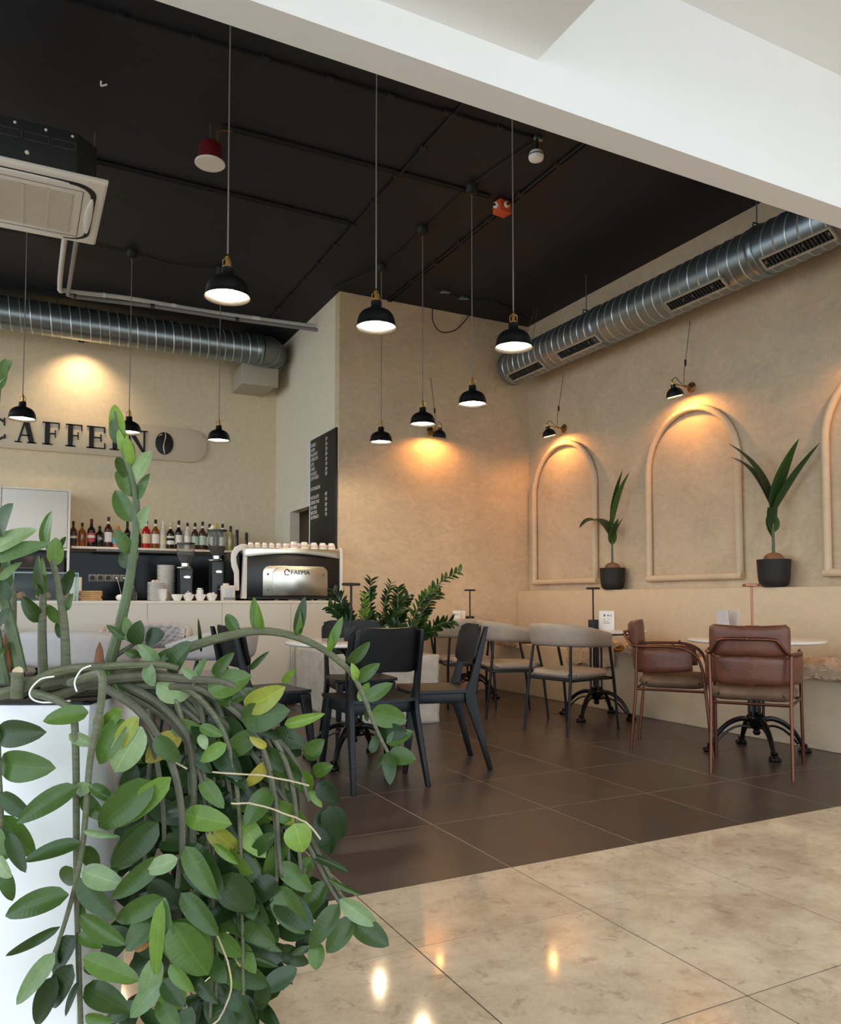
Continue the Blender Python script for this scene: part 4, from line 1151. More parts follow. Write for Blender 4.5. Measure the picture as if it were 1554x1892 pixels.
for a in ((135, 963, 13, 'brown', 'navy', 'capblack', 'squat', 'squat brown bottle with a navy label, first on the bottle shelf', 'cream'),
          (151.5, 966, 14, 'amber', None, 'capblack', 'squat', 'round-shouldered amber bottle without a paper label', None),
          (168.5, 959, 14, 'dark', 'rose', 'capred', 'spirit', 'dark bottle with a rose label and dark red cap', 'white'),
          (184, 972, 15, 'dark', None, 'capblack', 'squat', 'short black bottle with white lettering', None),
          (200, 955, 14, 'wine', 'white', 'capred', 'spirit', 'tall deep red bottle with a white label near its shoulder', None),
          (216, 972, 16, 'pink', 'blue', 'gold', 'jar', 'pink bottle with a round blue label', None),
          (235, 962, 12, 'dark', None, 'capblack', 'wine', 'black wine bottle just left of the tall plant stem', None),
          (255, 972, 12, 'dark', None, 'capblack', 'wine', 'black wine bottle just right of the tall plant stem', None),
          (270, 960, 15, 'red', 'cream', 'capblack', 'spirit', 'bright red bottle with a cream label', None),
          (287, 960, 14, 'amber', 'white', 'capblack', 'spirit', 'amber bottle with a white label beside the red one', None),
          (301, 963, 12, 'clear', 'cream', 'white', 'spirit', 'clear bottle with a pale label and white cap', None),
          (315, 966, 14, 'dark', 'white', 'cream', 'spirit', 'dark bottle with a white banded label and pale neck', 'capblack'),
          (330, 962, 13, 'dark', 'white', 'brown_' if False else 'capblack', 'spirit', 'dark bottle with a white label, right of the banded one', None),
          (346, 966, 12, 'clear', 'white', 'capblack', 'spirit', 'clear bottle with a white label and black cap', None),
          (360, 966, 13, 'brown', 'mint', 'capblack', 'spirit', 'brown bottle with a mint label, left of the pair', None),
          (374, 964, 13, 'brown', 'mint', 'capblack', 'spirit', 'brown bottle with a mint label, right of the pair', None),
          (387, 968, 12, 'dark', 'white', 'capblack', 'spirit', 'dark bottle behind the tall grinder hopper', None),
          (399, 968, 11, 'green', None, 'capyellow', 'wine', 'dark green bottle with a yellow cap', None),
          (411, 968, 12, 'green', 'white', 'capblack', 'spirit', 'dark green bottle with a white label right of the hopper', None),
          (426, 972, 13, 'yellow', None, 'capblack', 'spirit', 'yellowish clear bottle near the end of the shelf', None)):
    bottle(*a)
# lettering on the short black bottle
for tx, px, zz_, s_, mm in (('MOI', 184, .09, .032, 'chalk_white'), ('CAMPARI', 200, .19, .018, 'letter_black')):
    bt = [o for o in bpy.data.objects if o.name.startswith('bottle') and o.parent is None and o.type == 'EMPTY' and abs(o.location.x - onY(px, 1000, BY).x) < .005][0]
    text_mesh('lettering', tx, s_, mm, Matrix.Translation((0, -.056, zz_)) @ Matrix.Rotation(R(90), 4, 'X'), bt, align='CENTER', extrude=.004, squeeze=.8)
# two dark bottles standing on the counter behind the machine, and the black trays
for x, H, lab in ((2.48, .56, 'tall black wine bottle behind the coffee machine, taller of the two'), (2.60, .53, 'tall black wine bottle behind the coffee machine, slightly shorter')):
    t = thing('bottle', lab, 'bottle', (x - .06, 9.75, .93), group='bottles on the bar shelf')
    H = H + .42
    MB().lathe([(0, 0), (.05, 0), (.052, .01), (.052, H * .6), (.045, H * .7), (.02, H * .82), (.017, H), (0, H)], 18).build('glass_body', 'bottle_dark', t)
    MB().lathe([(.019, H * .9), (.019, H + .004), (0, H + .004)], 12).build('cap', 'label_capblack', t)
for x, lab in ((2.75, 'black tray on the rack behind the machine, left one'), (2.97, 'black tray on the rack behind the machine, right one')):
    tr = MB().loft([(0, 0, 0, .17, .2), (0, 0, .07, .2, .24)]).build('serving_tray', 'black_matte', origin=None, bevel=.005)
    tr.location = (x - .02, 9.7, 1.635); tag(tr, lab, 'tray')
t = thing('tray_rack', 'black rack carrying trays at the end of the back bar', 'rack', (2.83, 9.7, .9305))
MB().bb(-.17, .17, -.13, .13, .68, .705).build('rack_board', 'black_matte', t, bevel=.003)
for sx in (-1, 1): MB().bb(sx * .16 - .008, sx * .16 + .008, -.12, .12, 0, .68).build('rack_side', 'black_matte', t, bevel=.003)

# ------------------------------------------------------------------ espresso machine
ML = onY(440, 1110, 7.76).x; MR = onY(632, 1110, 7.76).x
t = thing('espresso_machine', 'large black and white espresso machine with a mirrored back panel', 'coffee machine', ((ML + MR) / 2, 7.76, CZ))
w2 = (MR - ML) / 2; MH = .535
MB().bb(-w2 + .06, w2 - .03, .02, .56, .03, MH - .03).build('machine_body', 'machine_black', t, bevel=.008)
MB().bb(-w2 + .05, w2 - .03, .0, .02, .04, MH - .09).build('back_panel', 'machine_black', t, bevel=.006)
# chrome strip with a gently arched lower edge
n = 16
poly = [(-w2 + .06, MH), (w2 - .03, MH)] + [(w2 - .03 - (2 * w2 - .09) * k / n, MH - .10 + .045 * math.sin(math.pi * k / n)) for k in range(n + 1)]
Mx = Matrix.Rotation(R(90), 4, 'X')
MB().prism(poly, -.02, .012, Mx).build('chrome_trim', 'mirror_steel', t, bevel=.002)
# mirrored panel
def mpanel(w_, h_, r_):
    out = []
    for cx_, cy_, a0 in ((w_ - r_, h_ - r_, 0), (-w_ + r_, h_ - r_, 90)):
        for k in range(8): a = R(a0 + 90 * k / 7); out.append((cx_ + r_ * math.cos(a), cy_ + r_ * math.sin(a)))
    out += [(-w_, 0), (w_, 0)]
    return out
xc = (onY(546, 1080, 7.76).x - t.location.x); hw = (onY(600, 1080, 7.76).x - onY(480, 1080, 7.76).x) / 2
z0 = onY(540, 1101, 7.76).z - CZ; z1 = onY(540, 1046, 7.76).z - CZ
mp_ = MB().prism([(x + xc, z + z0) for x, z in mpanel(hw, z1 - z0, .07)], .0, .012, Mx).build('mirror_panel', 'mirror_steel', t, bevel=.003)
MB().prism([(x * .78 + xc + .02, z * .93 + z0 + .004) for x, z in mpanel(hw, z1 - z0, .09)], .012, .026, Mx).build('raised_panel', 'mirror_steel', mp_, bevel=.008)
for dx, dz in ((-.85, .72), (.86, .72), (-.85, .2)):
    MB().sphere((xc + dx * hw, -.014, z0 + dz * (z1 - z0)), .012, 10, 6, sc=(1, .5, 1)).build('panel_screw', 'grey_metal', mp_)
text_mesh('brand_lettering', 'FAEMA', .058, 'dark_grey_metal', Matrix.Translation((xc - .06, -.031, z1 - .085)) @ Mx, mp_, squeeze=1.15)
lg = MB().tube([(-.03, 0, 0), (0, .03, 0), (.03, 0, 0)], .005, 6).tube([(-.022, 0, 0), (-.022, -.03, 0), (.022, -.03, 0)], .005, 6)
lo = lg.build('brand_emblem', 'dark_grey_metal', mp_); lo.matrix_local = Matrix.Translation((xc - .10, -.031, z1 - .06)) @ Mx
# curved white side profiles (left side reads as a bent lever shape)
prof = [(.0, .02), (.04, .02), (.045, .10), (.035, .28), (.06, .36), (.10, .42), (.10, MH + .02), (.055, MH + .03), (-.03, MH - .01), (-.06, MH - .07), (-.065, MH - .13), (-.045, MH - .19), (-.02, MH - .26), (-.015, .2)]
M = Matrix.Translation((-w2, .0, 0)) @ Mx
MB().prism([(-.06, MH - .13), (-.055, MH - .06), (-.02, MH), (.04, MH + .03), (.085, MH + .03), (.095, MH + .01), (.095, .02), (.04, .02), (.06, MH - .08), (.045, MH - .03), (.01, MH - .05), (-.015, MH - .10), (-.01, MH - .16), (.015, MH - .24), (.02, .1), (-.02, .1), (-.025, MH - .26), (-.05, MH - .2)], -.02, .04, Matrix.Translation((-w2 - .01, .03, 0)) @ Mx).build('white_profile', 'white_lacquer', t, bevel=.006)
MB().bb(-w2 - .02, -w2 + .04, .08, .5, .1, MH - .05).build('side_panel', 'machine_black', t, bevel=.006)
MB().prism([(w2 - .03, .04), (w2, .04), (w2, MH - .01), (w2 - .02, MH + .02), (w2 - .03, MH + .02)], -.12, .02, Mx).build('right_profile', 'white_lacquer', t, bevel=.004)
MB().bb(-w2 + .07, w2 - .04, .01, .52, MH - .03, MH).build('cup_tray', 'chrome', t, bevel=.003)
for sx in (-1, 1):
    for sy in (.08, .5): MB().cyl((sx * (w2 - .12), sy, 0), .025, .035, 12).build('foot', 'black_matte', t)
MB().bb(-w2 + .1, w2 - .08, -.005, .03, .012, .04).build('drip_edge', 'black_matte', t, bevel=.004)
# cups on the machine
def make_cup(s_):
    t = thing('cup', 'x', 'cup', (0, 0, 0), group='upturned cups on the coffee machine')
    c = MB().lathe([(.0, .062), (.022, .062), (.026, .058), (.036, .035), (.041, .006), (.041, 0), (.038, 0), (.033, .035), (.0, .055)], 18).build('cup_bowl', 'porcelain', t)
    MB().tube(smooth_path([(.037, 0, .045), (.06, 0, .042), (.062, 0, .02), (.041, 0, .015)], 3), .005, 6).build('handle', 'porcelain', t)
    b_ = MB().lathe([(.0395, .015), (.0362, .037)], 18); b_.f = b_.f[:-2]
    b_.build('printed_band', 'cup_print', c)
    t.scale = (s_, s_, s_)
    return t
cp = make_cup(.9)
ctop = CZ + MH + .0005
cups = [(x, 7.83, .85) for x in (463, 476, 489, 502, 515, 527)] + [(543, 7.84, 1.2), (562, 7.84, 1.2), (580, 7.84, 1.15), (596, 7.84, 1.15), (612, 7.84, 1.15), (551, 8.0, 1.15), (532, 8.0, 1.0), (572, 8.0, 1.0), (604, 8.0, 1.0)]
for k, (px, y, s_) in enumerate(cups):
    p = onY(px, 1000, y)
    o = place(cp, (p.x, y, ctop), R(90) + random.uniform(-.2, .2), 'upturned cup in the row along the top of the coffee machine'); o.scale = (s_, s_, s_)

# ------------------------------------------------------------------ grinders
def make_grinder(px, y, hz, body_h, hop_h, hr, lab, dark):
    p = onY(px, 1100, y)
    t = thing('coffee_grinder', lab, 'grinder', (p.x, y, CZ))
    MB().loft([(0, 0, 0, .17, .22), (0, 0, .03, .16, .22), (0, .01, .05, .12, .17), (0, .01, body_h * .6, .125, .17), (0, 0, body_h, .13, .16)]).build('grinder_body', 'machine_black', t, bevel=.02, segs=3)
    MB().lathe([(.055, body_h), (.058, body_h + .01), (.045, body_h + .02), (.045, body_h + .05)], 20).build('collar', 'chrome', t)
    z = body_h + .05
    pr_ = [(.042, z), (.06, z + .02), (hr * .92, z + hop_h * .38), (hr, z + hop_h * .5), (hr, z + hop_h)]
    h = MB().lathe(pr_ + [(a - .004, b_) for a, b_ in reversed(pr_)], 24, close=True).build('hopper', 'hopper_glass', t)
    MB().lathe([(0, z + .012), (.045, z + .014), (hr * .86, z + hop_h * .38), (.0, z + hop_h * .42)], 20).build('beans', 'coffee_beans', h)
    MB().lathe([(hr + .004, z + hop_h), (hr + .004, z + hop_h + .014), (0, z + hop_h + .016)], 24).build('hopper_lid', 'machine_black', h)
    MB().lathe([(.0, -.0), (.034, .0), (.03, .006), (0, .008)], 20, M=Matrix.Translation((0, -.092, body_h * .72)) @ Matrix.Rotation(R(90), 4, 'X') @ Matrix.Scale(.5, 4, (0, 1, 0))).build('name_badge', 'chrome', t)
    MB().tube([(.0, -.07, body_h * .3), (.0, -.14, body_h * .28)], .008, 8).build('portafilter_fork', 'chrome', t)
    MB().bb(-.085, -.03, -.03, .03, body_h, body_h + .014).build('dose_lever', 'chrome', t, bevel=.004)
make_grinder(342, 8.0, 0, .32, .19, .085, 'smaller black coffee grinder left of the tall grinder', 1)
make_grinder(400, 7.98, 0, .40, .25, .095, 'taller black coffee grinder with a big clear hopper beside the machine', 1)
tk = MB().box((0, 0, .0), (.03, .002, .05), Matrix.Rotation(R(35), 4, 'Y')).build('paper_note', 'paper_white')
tk.location = onY(388, 982, 7.93); tk.location.z = CZ + .40 + .05 + .25 + .035; tk.location.x = onY(400, 1000, 7.98).x - .05; tk.location.y = 7.98
tag(tk, 'small folded paper note on top of the tall grinder', 'paper')

# ------------------------------------------------------------------ crockery on the counter
def plates(px, y, n, r, lab_g, dz=.011):
    p = onY(px, 1100, y)
    me = MB().lathe([(0, 0), (r * .6, 0), (r * .65, .003), (r, .009), (r, .012), (r * .62, .007), (0, .006)], 26).mesh('saucer', 'porcelain')
    for k in range(n):
        o = obj('saucer', me); o.location = (p.x + random.uniform(-.002, .002), y, CZ + .0005 + k * dz)
        tag(o, lab_g, 'plate', lab_g)
plates(291, 7.85, 16, .094, 'white saucer in the shorter stack on the counter')
plates(306, 8.08, 28, .085, 'white saucer in the taller stack behind the shorter one', .0125)
def make_bowl(s_):
    t = thing('bowl', 'x', 'bowl', (0, 0, 0), group='white bowls at the counter edge')
    MB().lathe([(0, 0), (.03, 0), (.032, .004), (.05, .04), (.055, .062), (.052, .062), (.046, .04), (.028, .01), (0, .008)], 24).build('bowl_wall', 'porcelain', t)
    return t
bw = make_bowl(1)
for px, l in ((327, 'white bowl with a spoon, first of the four on the counter edge'), (348, 'white bowl of sugar sachets, second of the four'), (370, 'white bowl, third of the four on the counter edge'), (391, 'white bowl stuffed with paper sachets beside the steel box')):
    p = onY(px, 1108, 7.78); o = place(bw, (p.x, 7.78, CZ), 0, l)
    if px != 327:
        for k in range(3 if px == 370 else 6):
            s_ = MB().box((0, 0, 0), (.035, .003, .055)).build('sugar_sachet', 'paper_white', smooth=0)
            s_.location = (p.x + random.uniform(-.022, .022), 7.78 + random.uniform(-.02, .02), CZ + .05)
            s_.rotation_euler = (random.uniform(-.5, .5), random.uniform(-.5, .5), random.uniform(0, 3))
            tag(s_, 'white paper sachet in the %s bowl on the counter' % {348: 'second', 370: 'third', 391: 'fourth'}[px], 'sachet', 'paper sachets in the bowl at %d' % px)
    else:
        sp = MB().tube([(-.09, 0, .075), (-.02, 0, .045), (.02, 0, .02)], [.006, .005, .012], 6).build('spoon', 'grey_metal')
        sp.location = (p.x, 7.78, CZ); tag(sp, 'steel spoon resting in the first bowl', 'spoon')
p = onY(300, 1108, 7.80)
for k in range(3):
    o = MB().lathe([(0, 0), (.028, 0), (.04, .03), (.045, .05), (.042, .05), (.036, .03), (0, .006)], 20).build('cup', 'porcelain')
    o.location = (p.x, 7.80 - .0, CZ + .0005 + k * .031); tag(o, 'white cup in the small nested stack between the saucers and bowls', 'cup', 'nested cups on the counter')
p = onY(371, 1100, 7.9)
t = thing('canister', 'small round white canister behind the bowls', 'canister', (p.x, 7.95, CZ))
MB().cyl((0, 0, 0), .036, .11, 20).build('canister_body', 'porcelain', t, bevel=.004)
MB().cyl((0, 0, .11), .037, .016, 20).build('canister_lid', 'chrome', t, bevel=.003)
p = onY(423, 1100, 7.76)
t = thing('napkin_box', 'square steel and white dispenser box beside the coffee machine', 'dispenser', (p.x - .01, 7.765, CZ))
MB().box((0, 0, .075), (.125, .1, .15)).build('box_shell', 'cream_plastic', t, bevel=.008)
MB().box((0, -.052, .085), (.06, .006, .09)).build('front_plate', 'pvc_white', t, bevel=.008)
MB().box((0, -.052, .02), (.11, .006, .022)).build('lower_slot', 'grey_metal', t, bevel=.003)
MB().cyl((-.02, 0, .15), .03, .02, 16).build('top_cap', 'cream_plastic', t, bevel=.003)
# wooden boards, bottle with spout, dispenser of stirrers
p = onY(168, 1108, 7.85)
for k in range(5):
    o = MB().box((0, 0, .009), (.19, .15, .018)).build('serving_board', 'wood_board', bevel=.006)
    o.location = (p.x + random.uniform(-.012, .012), 7.88, CZ + k * .0185); o.rotation_euler = (0, 0, random.uniform(-.2, .2))
    tag(o, 'wooden serving board in the stack beside the pastry case', 'board', 'stacked wooden boards')
p = onY(243, 1100, 7.9)
t = thing('syrup_bottle', 'small clear bottle with a pump just right of the plant stem', 'bottle', (p.x + .02, 7.95, CZ))
MB().lathe([(0, 0), (.035, 0), (.036, .07), (.014, .1), (.012, .13), (0, .13)], 16).build('glass_body', 'hopper_glass', t)
MB().tube([(0, 0, .12), (0, 0, .17), (-.035, 0, .175)], .006, 6).build('pump', 'white_plastic', t)
p = onY(222, 1105, 7.85)
o = MB().sphere((0, 0, .03), .04, 14, 8, sc=(1, 1, .75)).build('milk_jug', 'porcelain'); o.location = (p.x, 7.85, CZ); tag(o, 'small white jug just left of the tall plant stem', 'jug')
p = onY(283, 1075, 8.3)
t = thing('utensil_jar', 'dark jar of wooden stirrers behind the saucers', 'jar', (p.x, 8.28, CZ))
MB().lathe([(0, 0), (.04, 0), (.042, .14), (.038, .14), (.036, .01), (0, .008)], 18).build('jar_body', 'machine_black', t)
for k in range(7):
    a = random.uniform(0, 6)
    st_ = MB().tube([(.015 * math.cos(a), .015 * math.sin(a), .02), (.035 * math.cos(a), .035 * math.sin(a), .19)], .005, 6).sphere((.036 * math.cos(a), .036 * math.sin(a), .195), .014, 8, 6).build('stirrer', 'cup_print', t)
# pastry display case at the left
xa = onY(-30, 1080, 7.75).x; xb = onY(144, 1080, 7.75).x
t = thing('pastry_case', 'low glass display case on the left end of the counter', 'display case', ((xa + xb) / 2, 7.9, CZ))
cw = (xb - xa) / 2
for nm, c_, d_ in (('front_glass', (0, -.14, .125), (2 * cw, .006, .25)), ('top_glass', (0, 0, .25), (2 * cw, .28, .006)), ('side_glass', (cw, 0, .125), (.006, .28, .25)), ('side_glass', (-cw, 0, .125), (.006, .28, .25))):
    MB().box(c_, d_).build(nm, 'case_glass', t, smooth=0)
for c_, d_ in (((0, -.14, .25), (2 * cw, .012, .012)), ((cw, -.14, .125), (.012, .012, .25)), ((cw, .14, .125), (.012, .012, .25)), ((cw, 0, .25), (.012, .28, .012))):
    MB().box(c_, d_).build('edge_strip', 'case_edge', t, bevel=.002)
MB().box((0, 0, .004), (2 * cw - .02, .27, .008)).build('case_floor', 'grey_metal', t)
for k, x in enumerate((-.3, -.12, .1, .28)):
    o = MB().sphere((0, 0, .03), .05, 14, 8, sc=(1.3, .8, .6)).sphere((.03, 0, .04), .035, 10, 6).build('pastry', 'pastry')
    o.location = (t.location.x + x * cw / .4, 7.88, CZ + .009); tag(o, 'golden pastry inside the glass case on the counter', 'pastry', 'pastries in the glass case')
p = onY(136, 1090, 8.15)
o = MB().lathe([(0, 0), (.055, 0), (.055, .22), (.05, .225), (0, .225)], 20).build('paper_roll', 'paper_white'); o.location = (onY(140, 1090, 8.15).x, 8.2, CZ)
tag(o, 'white paper roll standing behind the pastry case', 'paper roll')

# ------------------------------------------------------------------ bar sign
SY = YB - .035
S0 = onY(0, 790, SY)
t = thing('bar_sign', 'pill-shaped beige sign with raised black letters on the bar wall', 'sign', (.63, SY, 3.0))
hh = .208
pl_ = [(1.49 - hh + hh * math.cos(a), hh * math.sin(a)) for a in [R(-90 + 180 * k / 20) for k in range(21)]] + [(-1.49 + hh + hh * math.cos(a), hh * math.sin(a)) for a in [R(90 + 180 * k / 20) for k in range(21)]]
MB().prism(pl_, -.0, .022, Mx).build('sign_plate', 'sign_plate', t, bevel=.002)
for x in (-1.2, -.4, .4, 1.2): MB().cyl((0, 0, 0), .012, .034, 10, M=Matrix.Translation((x, .034, 0)) @ Mx).build('standoff', 'grey_metal', t)
ZT, ZB_ = .135, -.135
def slab(p0, p1, w_):   # horizontal-width stroke between two heights
    return [(p0[0] - w_ / 2, p0[1]), (p0[0] + w_ / 2, p0[1]), (p1[0] + w_ / 2, p1[1]), (p1[0] - w_ / 2, p1[1])]
def rect(x0, x1, z0_, z1_): return [(x0, z0_), (x1, z0_), (x1, z1_), (x0, z1_)]
def letter(ch, x0, x1):
    w_ = x1 - x0; th = .052; sf = .014; g = []
    if ch in 'FE':
        sx = x0 + .028
        g += [rect(sx, sx + th, ZB_, ZT), rect(x0, sx + th + .03, ZB_, ZB_ + sf), rect(x0, x1, ZT - sf, ZT), rect(sx + th, x1 - .045, -.008, .008),
              rect(x1 - .013, x1, ZT - .075, ZT), rect(x1 - .052, x1 - .04, -.045, .045)]
        if ch == 'E': g += [rect(x0, x1 + .005, ZB_, ZB_ + sf), rect(x1 - .008, x1 + .005, ZB_, ZB_ + .075)]
    elif ch == 'I':
        c_ = (x0 + x1) / 2
        g += [rect(c_ - th / 2, c_ + th / 2, ZB_, ZT), rect(x0, x1, ZB_, ZB_ + sf), rect(x0, x1, ZT - sf, ZT)]
    elif ch == 'N':
        g += [rect(x0 + .03, x0 + .048, ZB_, ZT), rect(x1 - .05, x1 - .03, ZB_, ZT), [(x0 + .01, ZT), (x0 + .075, ZT), (x1 - .03, ZB_), (x1 - .065, ZB_)],
              rect(x0, x0 + .08, ZB_, ZB_ + sf), rect(x1 - .085, x1, ZT - sf, ZT), rect(x0 - .005, x0 + .05, ZT - sf, ZT)]
    elif ch == 'A':
        c_ = (x0 + x1) / 2
        g += [slab((x0 + .035, ZB_), (c_ - .005, ZT), .018), slab((x1 - .045, ZB_), (c_ + .004, ZT), .056), rect(x0 + .06, x1 - .07, -.055, -.04),
              rect(x0, x0 + .075, ZB_, ZB_ + sf), rect(x1 - .095, x1, ZB_, ZB_ + sf)]
    elif ch == 'C':
        c_ = (x0 + x1) / 2; n_ = 28; o_, i_ = [], []
        for k in range(n_ + 1):
            a = R(42 + 276 * k / n_)
            tk_ = .012 + .05 * max(0, -math.cos(a)) ** 1.3 + .01
            o_.append((c_ + w_ / 2 * math.cos(a), (ZT + .006) * math.sin(a))); i_.append((c_ + (w_ / 2 - tk_) * math.cos(a), (ZT + .006 - min(tk_, .02)) * math.sin(a)))
        for k in range(n_): g.append([o_[k], o_[k + 1], i_[k + 1], i_[k]])
        g += [rect(x1 - .045, x1 - .03, .045, ZT), rect(x1 - .04, x1 - .022, ZB_ + .03, -.055)]
    m = MB()
    for q in g: m.prism(q, .022, .034, Mx)
    return m
def sx_(px): return onY(px, 805, SY - .03).x - .63
for ch, a, b_ in (('C', -40, 14), ('A', 27, 67), ('F', 78, 110), ('F', 121, 152), ('E', 160, 194), ('I', 203, 222), ('N', 233, 273)):
    letter(ch, sx_(a), sx_(b_)).build('letter', 'letter_black', t, smooth=0)
bx_ = sx_(304)
bn = MB().prism([(bx_ + .108 * math.cos(R(12 * k)), .142 * math.sin(R(12 * k))) for k in range(30)], .022, .036, Mx).build('coffee_bean', 'letter_black', t, bevel=.003)
cr_ = [(bx_ + .012 * math.sin(k / 10 * 6.3 + .5) * (1.2 - k / 14), -.037, .135 - .027 * k) for k in range(11)]
MB().tube(cr_, [.003, .005, .007, .006, .004, .005, .007, .008, .009, .007, .004], 6).build('bean_crease', 'sign_plate', bn)
MB().tube([(bx_ - .07, -.036, .085), (bx_ - .045, -.037, .105), (bx_ - .025, -.036, .112)], [.003, .007, .003], 6).build('bean_glint', 'sign_plate', bn)

# ------------------------------------------------------------------ menu board on the side wall (plane X = XP)
t = thing('menu_board', 'tall black menu board with white lettering on the cream side wall', 'menu board', (XP - .002, 8.32, 2.25))
b0, b1 = 8.735 - 8.32, 7.905 - 8.32; zb, zt = 1.40 - 2.25, 2.91 - 2.25
MB().bb(-.02, 0, b1, b0, zb, zt).build('board', 'board_black', t, bevel=.002)
MB().bb(-.024, 0, b0, b0 + .018, zb, zt).build('edge_strip', 'white_paint', t, smooth=0)
def menu_line(txt, z, y, size, sq=.62):
    M = Matrix.Translation((-.0205, y, z)) @ Matrix(((0, 0, -1, 0), (-1, 0, 0, 0), (0, 1, 0, 0), (0, 0, 0, 1)))
    text_mesh('menu_text', txt, size, 'chalk_white', M, t, extrude=.0006, squeeze=sq)
def mz(y): return onX(577.5, y, XP).z - 2.25
items = [('ESPRESSO', 821.5, '1,70'), ('DOPPIO', 830.5, '2,40'), ('MACCHIATO', 839, '2,20'), ('CAPPUCCINO', 847.5, '2,60'), ('LATTE', 856.5, '3,30'), ('LUNGO', 865, '1,90'), ('AFFOGATO', 874, '3,80'), ('CAFFE FREDDO', 882, '3,50'),
         ('SOTTO BANCONE', 901.5, None), ('MATCHA LATTE', 917.5, '4,20'), ('ESPRESSO TONIC', 926.5, '3,90'), ('FLAT WHITE', 936, '3,80'), ('BABYCCINO', 945, '1,50'), ('DECAFFEINATO', 953.5, '1,90')]
for k, (a, y, pr_) in enumerate(items):
    menu_line(a, mz(y) - .045, b0 - .02, .058, .66)
    if pr_: menu_line(pr_, mz(y) - .045, b0 - .50, .056, .66)

# ------------------------------------------------------------------ stone planter with small ZZ plants
t = thing('stone_planter', 'rough pale stone block planter in front of the counter', 'planter', (2.87, 6.8, 0))
def stone():
    g = MB(); nx, ny, nz = 14, 28, 12; X0, X1, Y0, Y1, Z1 = -.365, .355, -.86, .86, .575
    rn = random.Random(3)
    bm = bmesh.new(); bmesh.ops.create_cube(bm, size=1)
    for v in bm.verts: v.co = Vector(((X0 + X1) / 2 + v.co.x * (X1 - X0), (Y0 + Y1) / 2 + v.co.y * (Y1 - Y0), Z1 / 2 + v.co.z * Z1))
    bmesh.ops.subdivide_edges(bm, edges=bm.edges, cuts=22, use_grid_fill=True)
    from mathutils import noise
    for v in bm.verts:
        n_ = noise.noise(v.co * 5) * .014 + noise.noise(v.co * 17) * .008 + noise.noise(v.co * 40) * .004
        v.co += v.normal * n_ if v.co.z > .01 else Vector((0, 0, 0))
    me = bpy.data.meshes.new('stone_body'); bm.to_mesh(me); bm.free(); me.materials.append(MATS['stone_block'])
    for p in me.polygons: p.use_smooth = True
    return obj('stone_body', me, t)
stone()
MB().bb(-.27, .26, -.7, .75, .56, .592).build('soil_bed', 'soil', t, bevel=.005)

def leaf_mesh(name, m, ratio=.42, bend=.25, fold=.18, tw=0.0, n=10, round_=1.0):
    vs_, fs = [], []; x = z = 0.0
    for i in range(n + 1):
        s_ = i / n
        if i: 
            th = bend * (s_ - .5 / n) - bend * .25
            x += math.cos(th) / n; z -= math.sin(th) / n
        w_ = ratio / 2 * max(0.0, math.sin(math.pi * min(1, s_ ** (.85 / round_) * .98 + .012))) ** .62
        if i == 0: w_ = ratio * .04
        if i == n: w_ = ratio * .015
        c_, s2 = math.cos(tw * s_), math.sin(tw * s_)
        for q in (-1, -.5, 0, .5, 1):
            y = q * w_; dz = abs(q) * w_ * fold * (1.3 - .3 * abs(q))
            vs_.append((x, y * c_ - dz * s2, z + y * s2 + dz * c_))
    for i in range(n):
        for j in range(4):
            a = i * 5 + j; fs.append((a, a + 5, a + 6, a + 1))
    # scale so that the tip lands at x = 1 along the chord
    tip = Vector(vs_[n * 5 + 2]); L = tip.length; ang = math.atan2(tip.z, tip.x)
    Mr = Matrix.Rotation(ang, 4, 'Y') @ Matrix.Scale(1 / L, 4)
    me = bpy.data.meshes.new(name); me.from_pydata([tuple(Mr @ Vector(v)) for v in vs_], [], fs)
    me.materials.append(MATS[m])
    for p in me.polygons: p.use_smooth = True
    return me
def leaf_set(m, k=5):
    rn = random.Random(m)
    return [leaf_mesh('leaf', m, rn.uniform(.40, .50), rn.uniform(.1, .7), rn.uniform(.1, .35), rn.uniform(-.35, .35), round_=rn.uniform(.95, 1.25)) for _ in range(k)]
LEAF = {m: leaf_set(m) for m in ('leaf_green', 'leaf_lime', 'leaf_yellow', 'leaf_pale', 'leaf_dark', 'leaf_tan')}
def put_leaf(base, tip, m, parent, off, facing, width=1.0, rn=random):
    ax = (tip - base); L = ax.length
    if L < 1e-4: return
    ax = ax / L
    nz = facing - ax * facing.dot(ax)
    nz = nz.normalized() if nz.length > 1e-5 else ax.orthogonal().normalized()
    ay = nz.cross(ax)
    M = Matrix((ax, ay, nz)).transposed().to_4x4()
    M = Matrix.Translation(base - off) @ M @ Matrix.Diagonal((L, L * width, L, 1))
    return obj('leaf', rn.choice(LEAF[m]), parent, M)

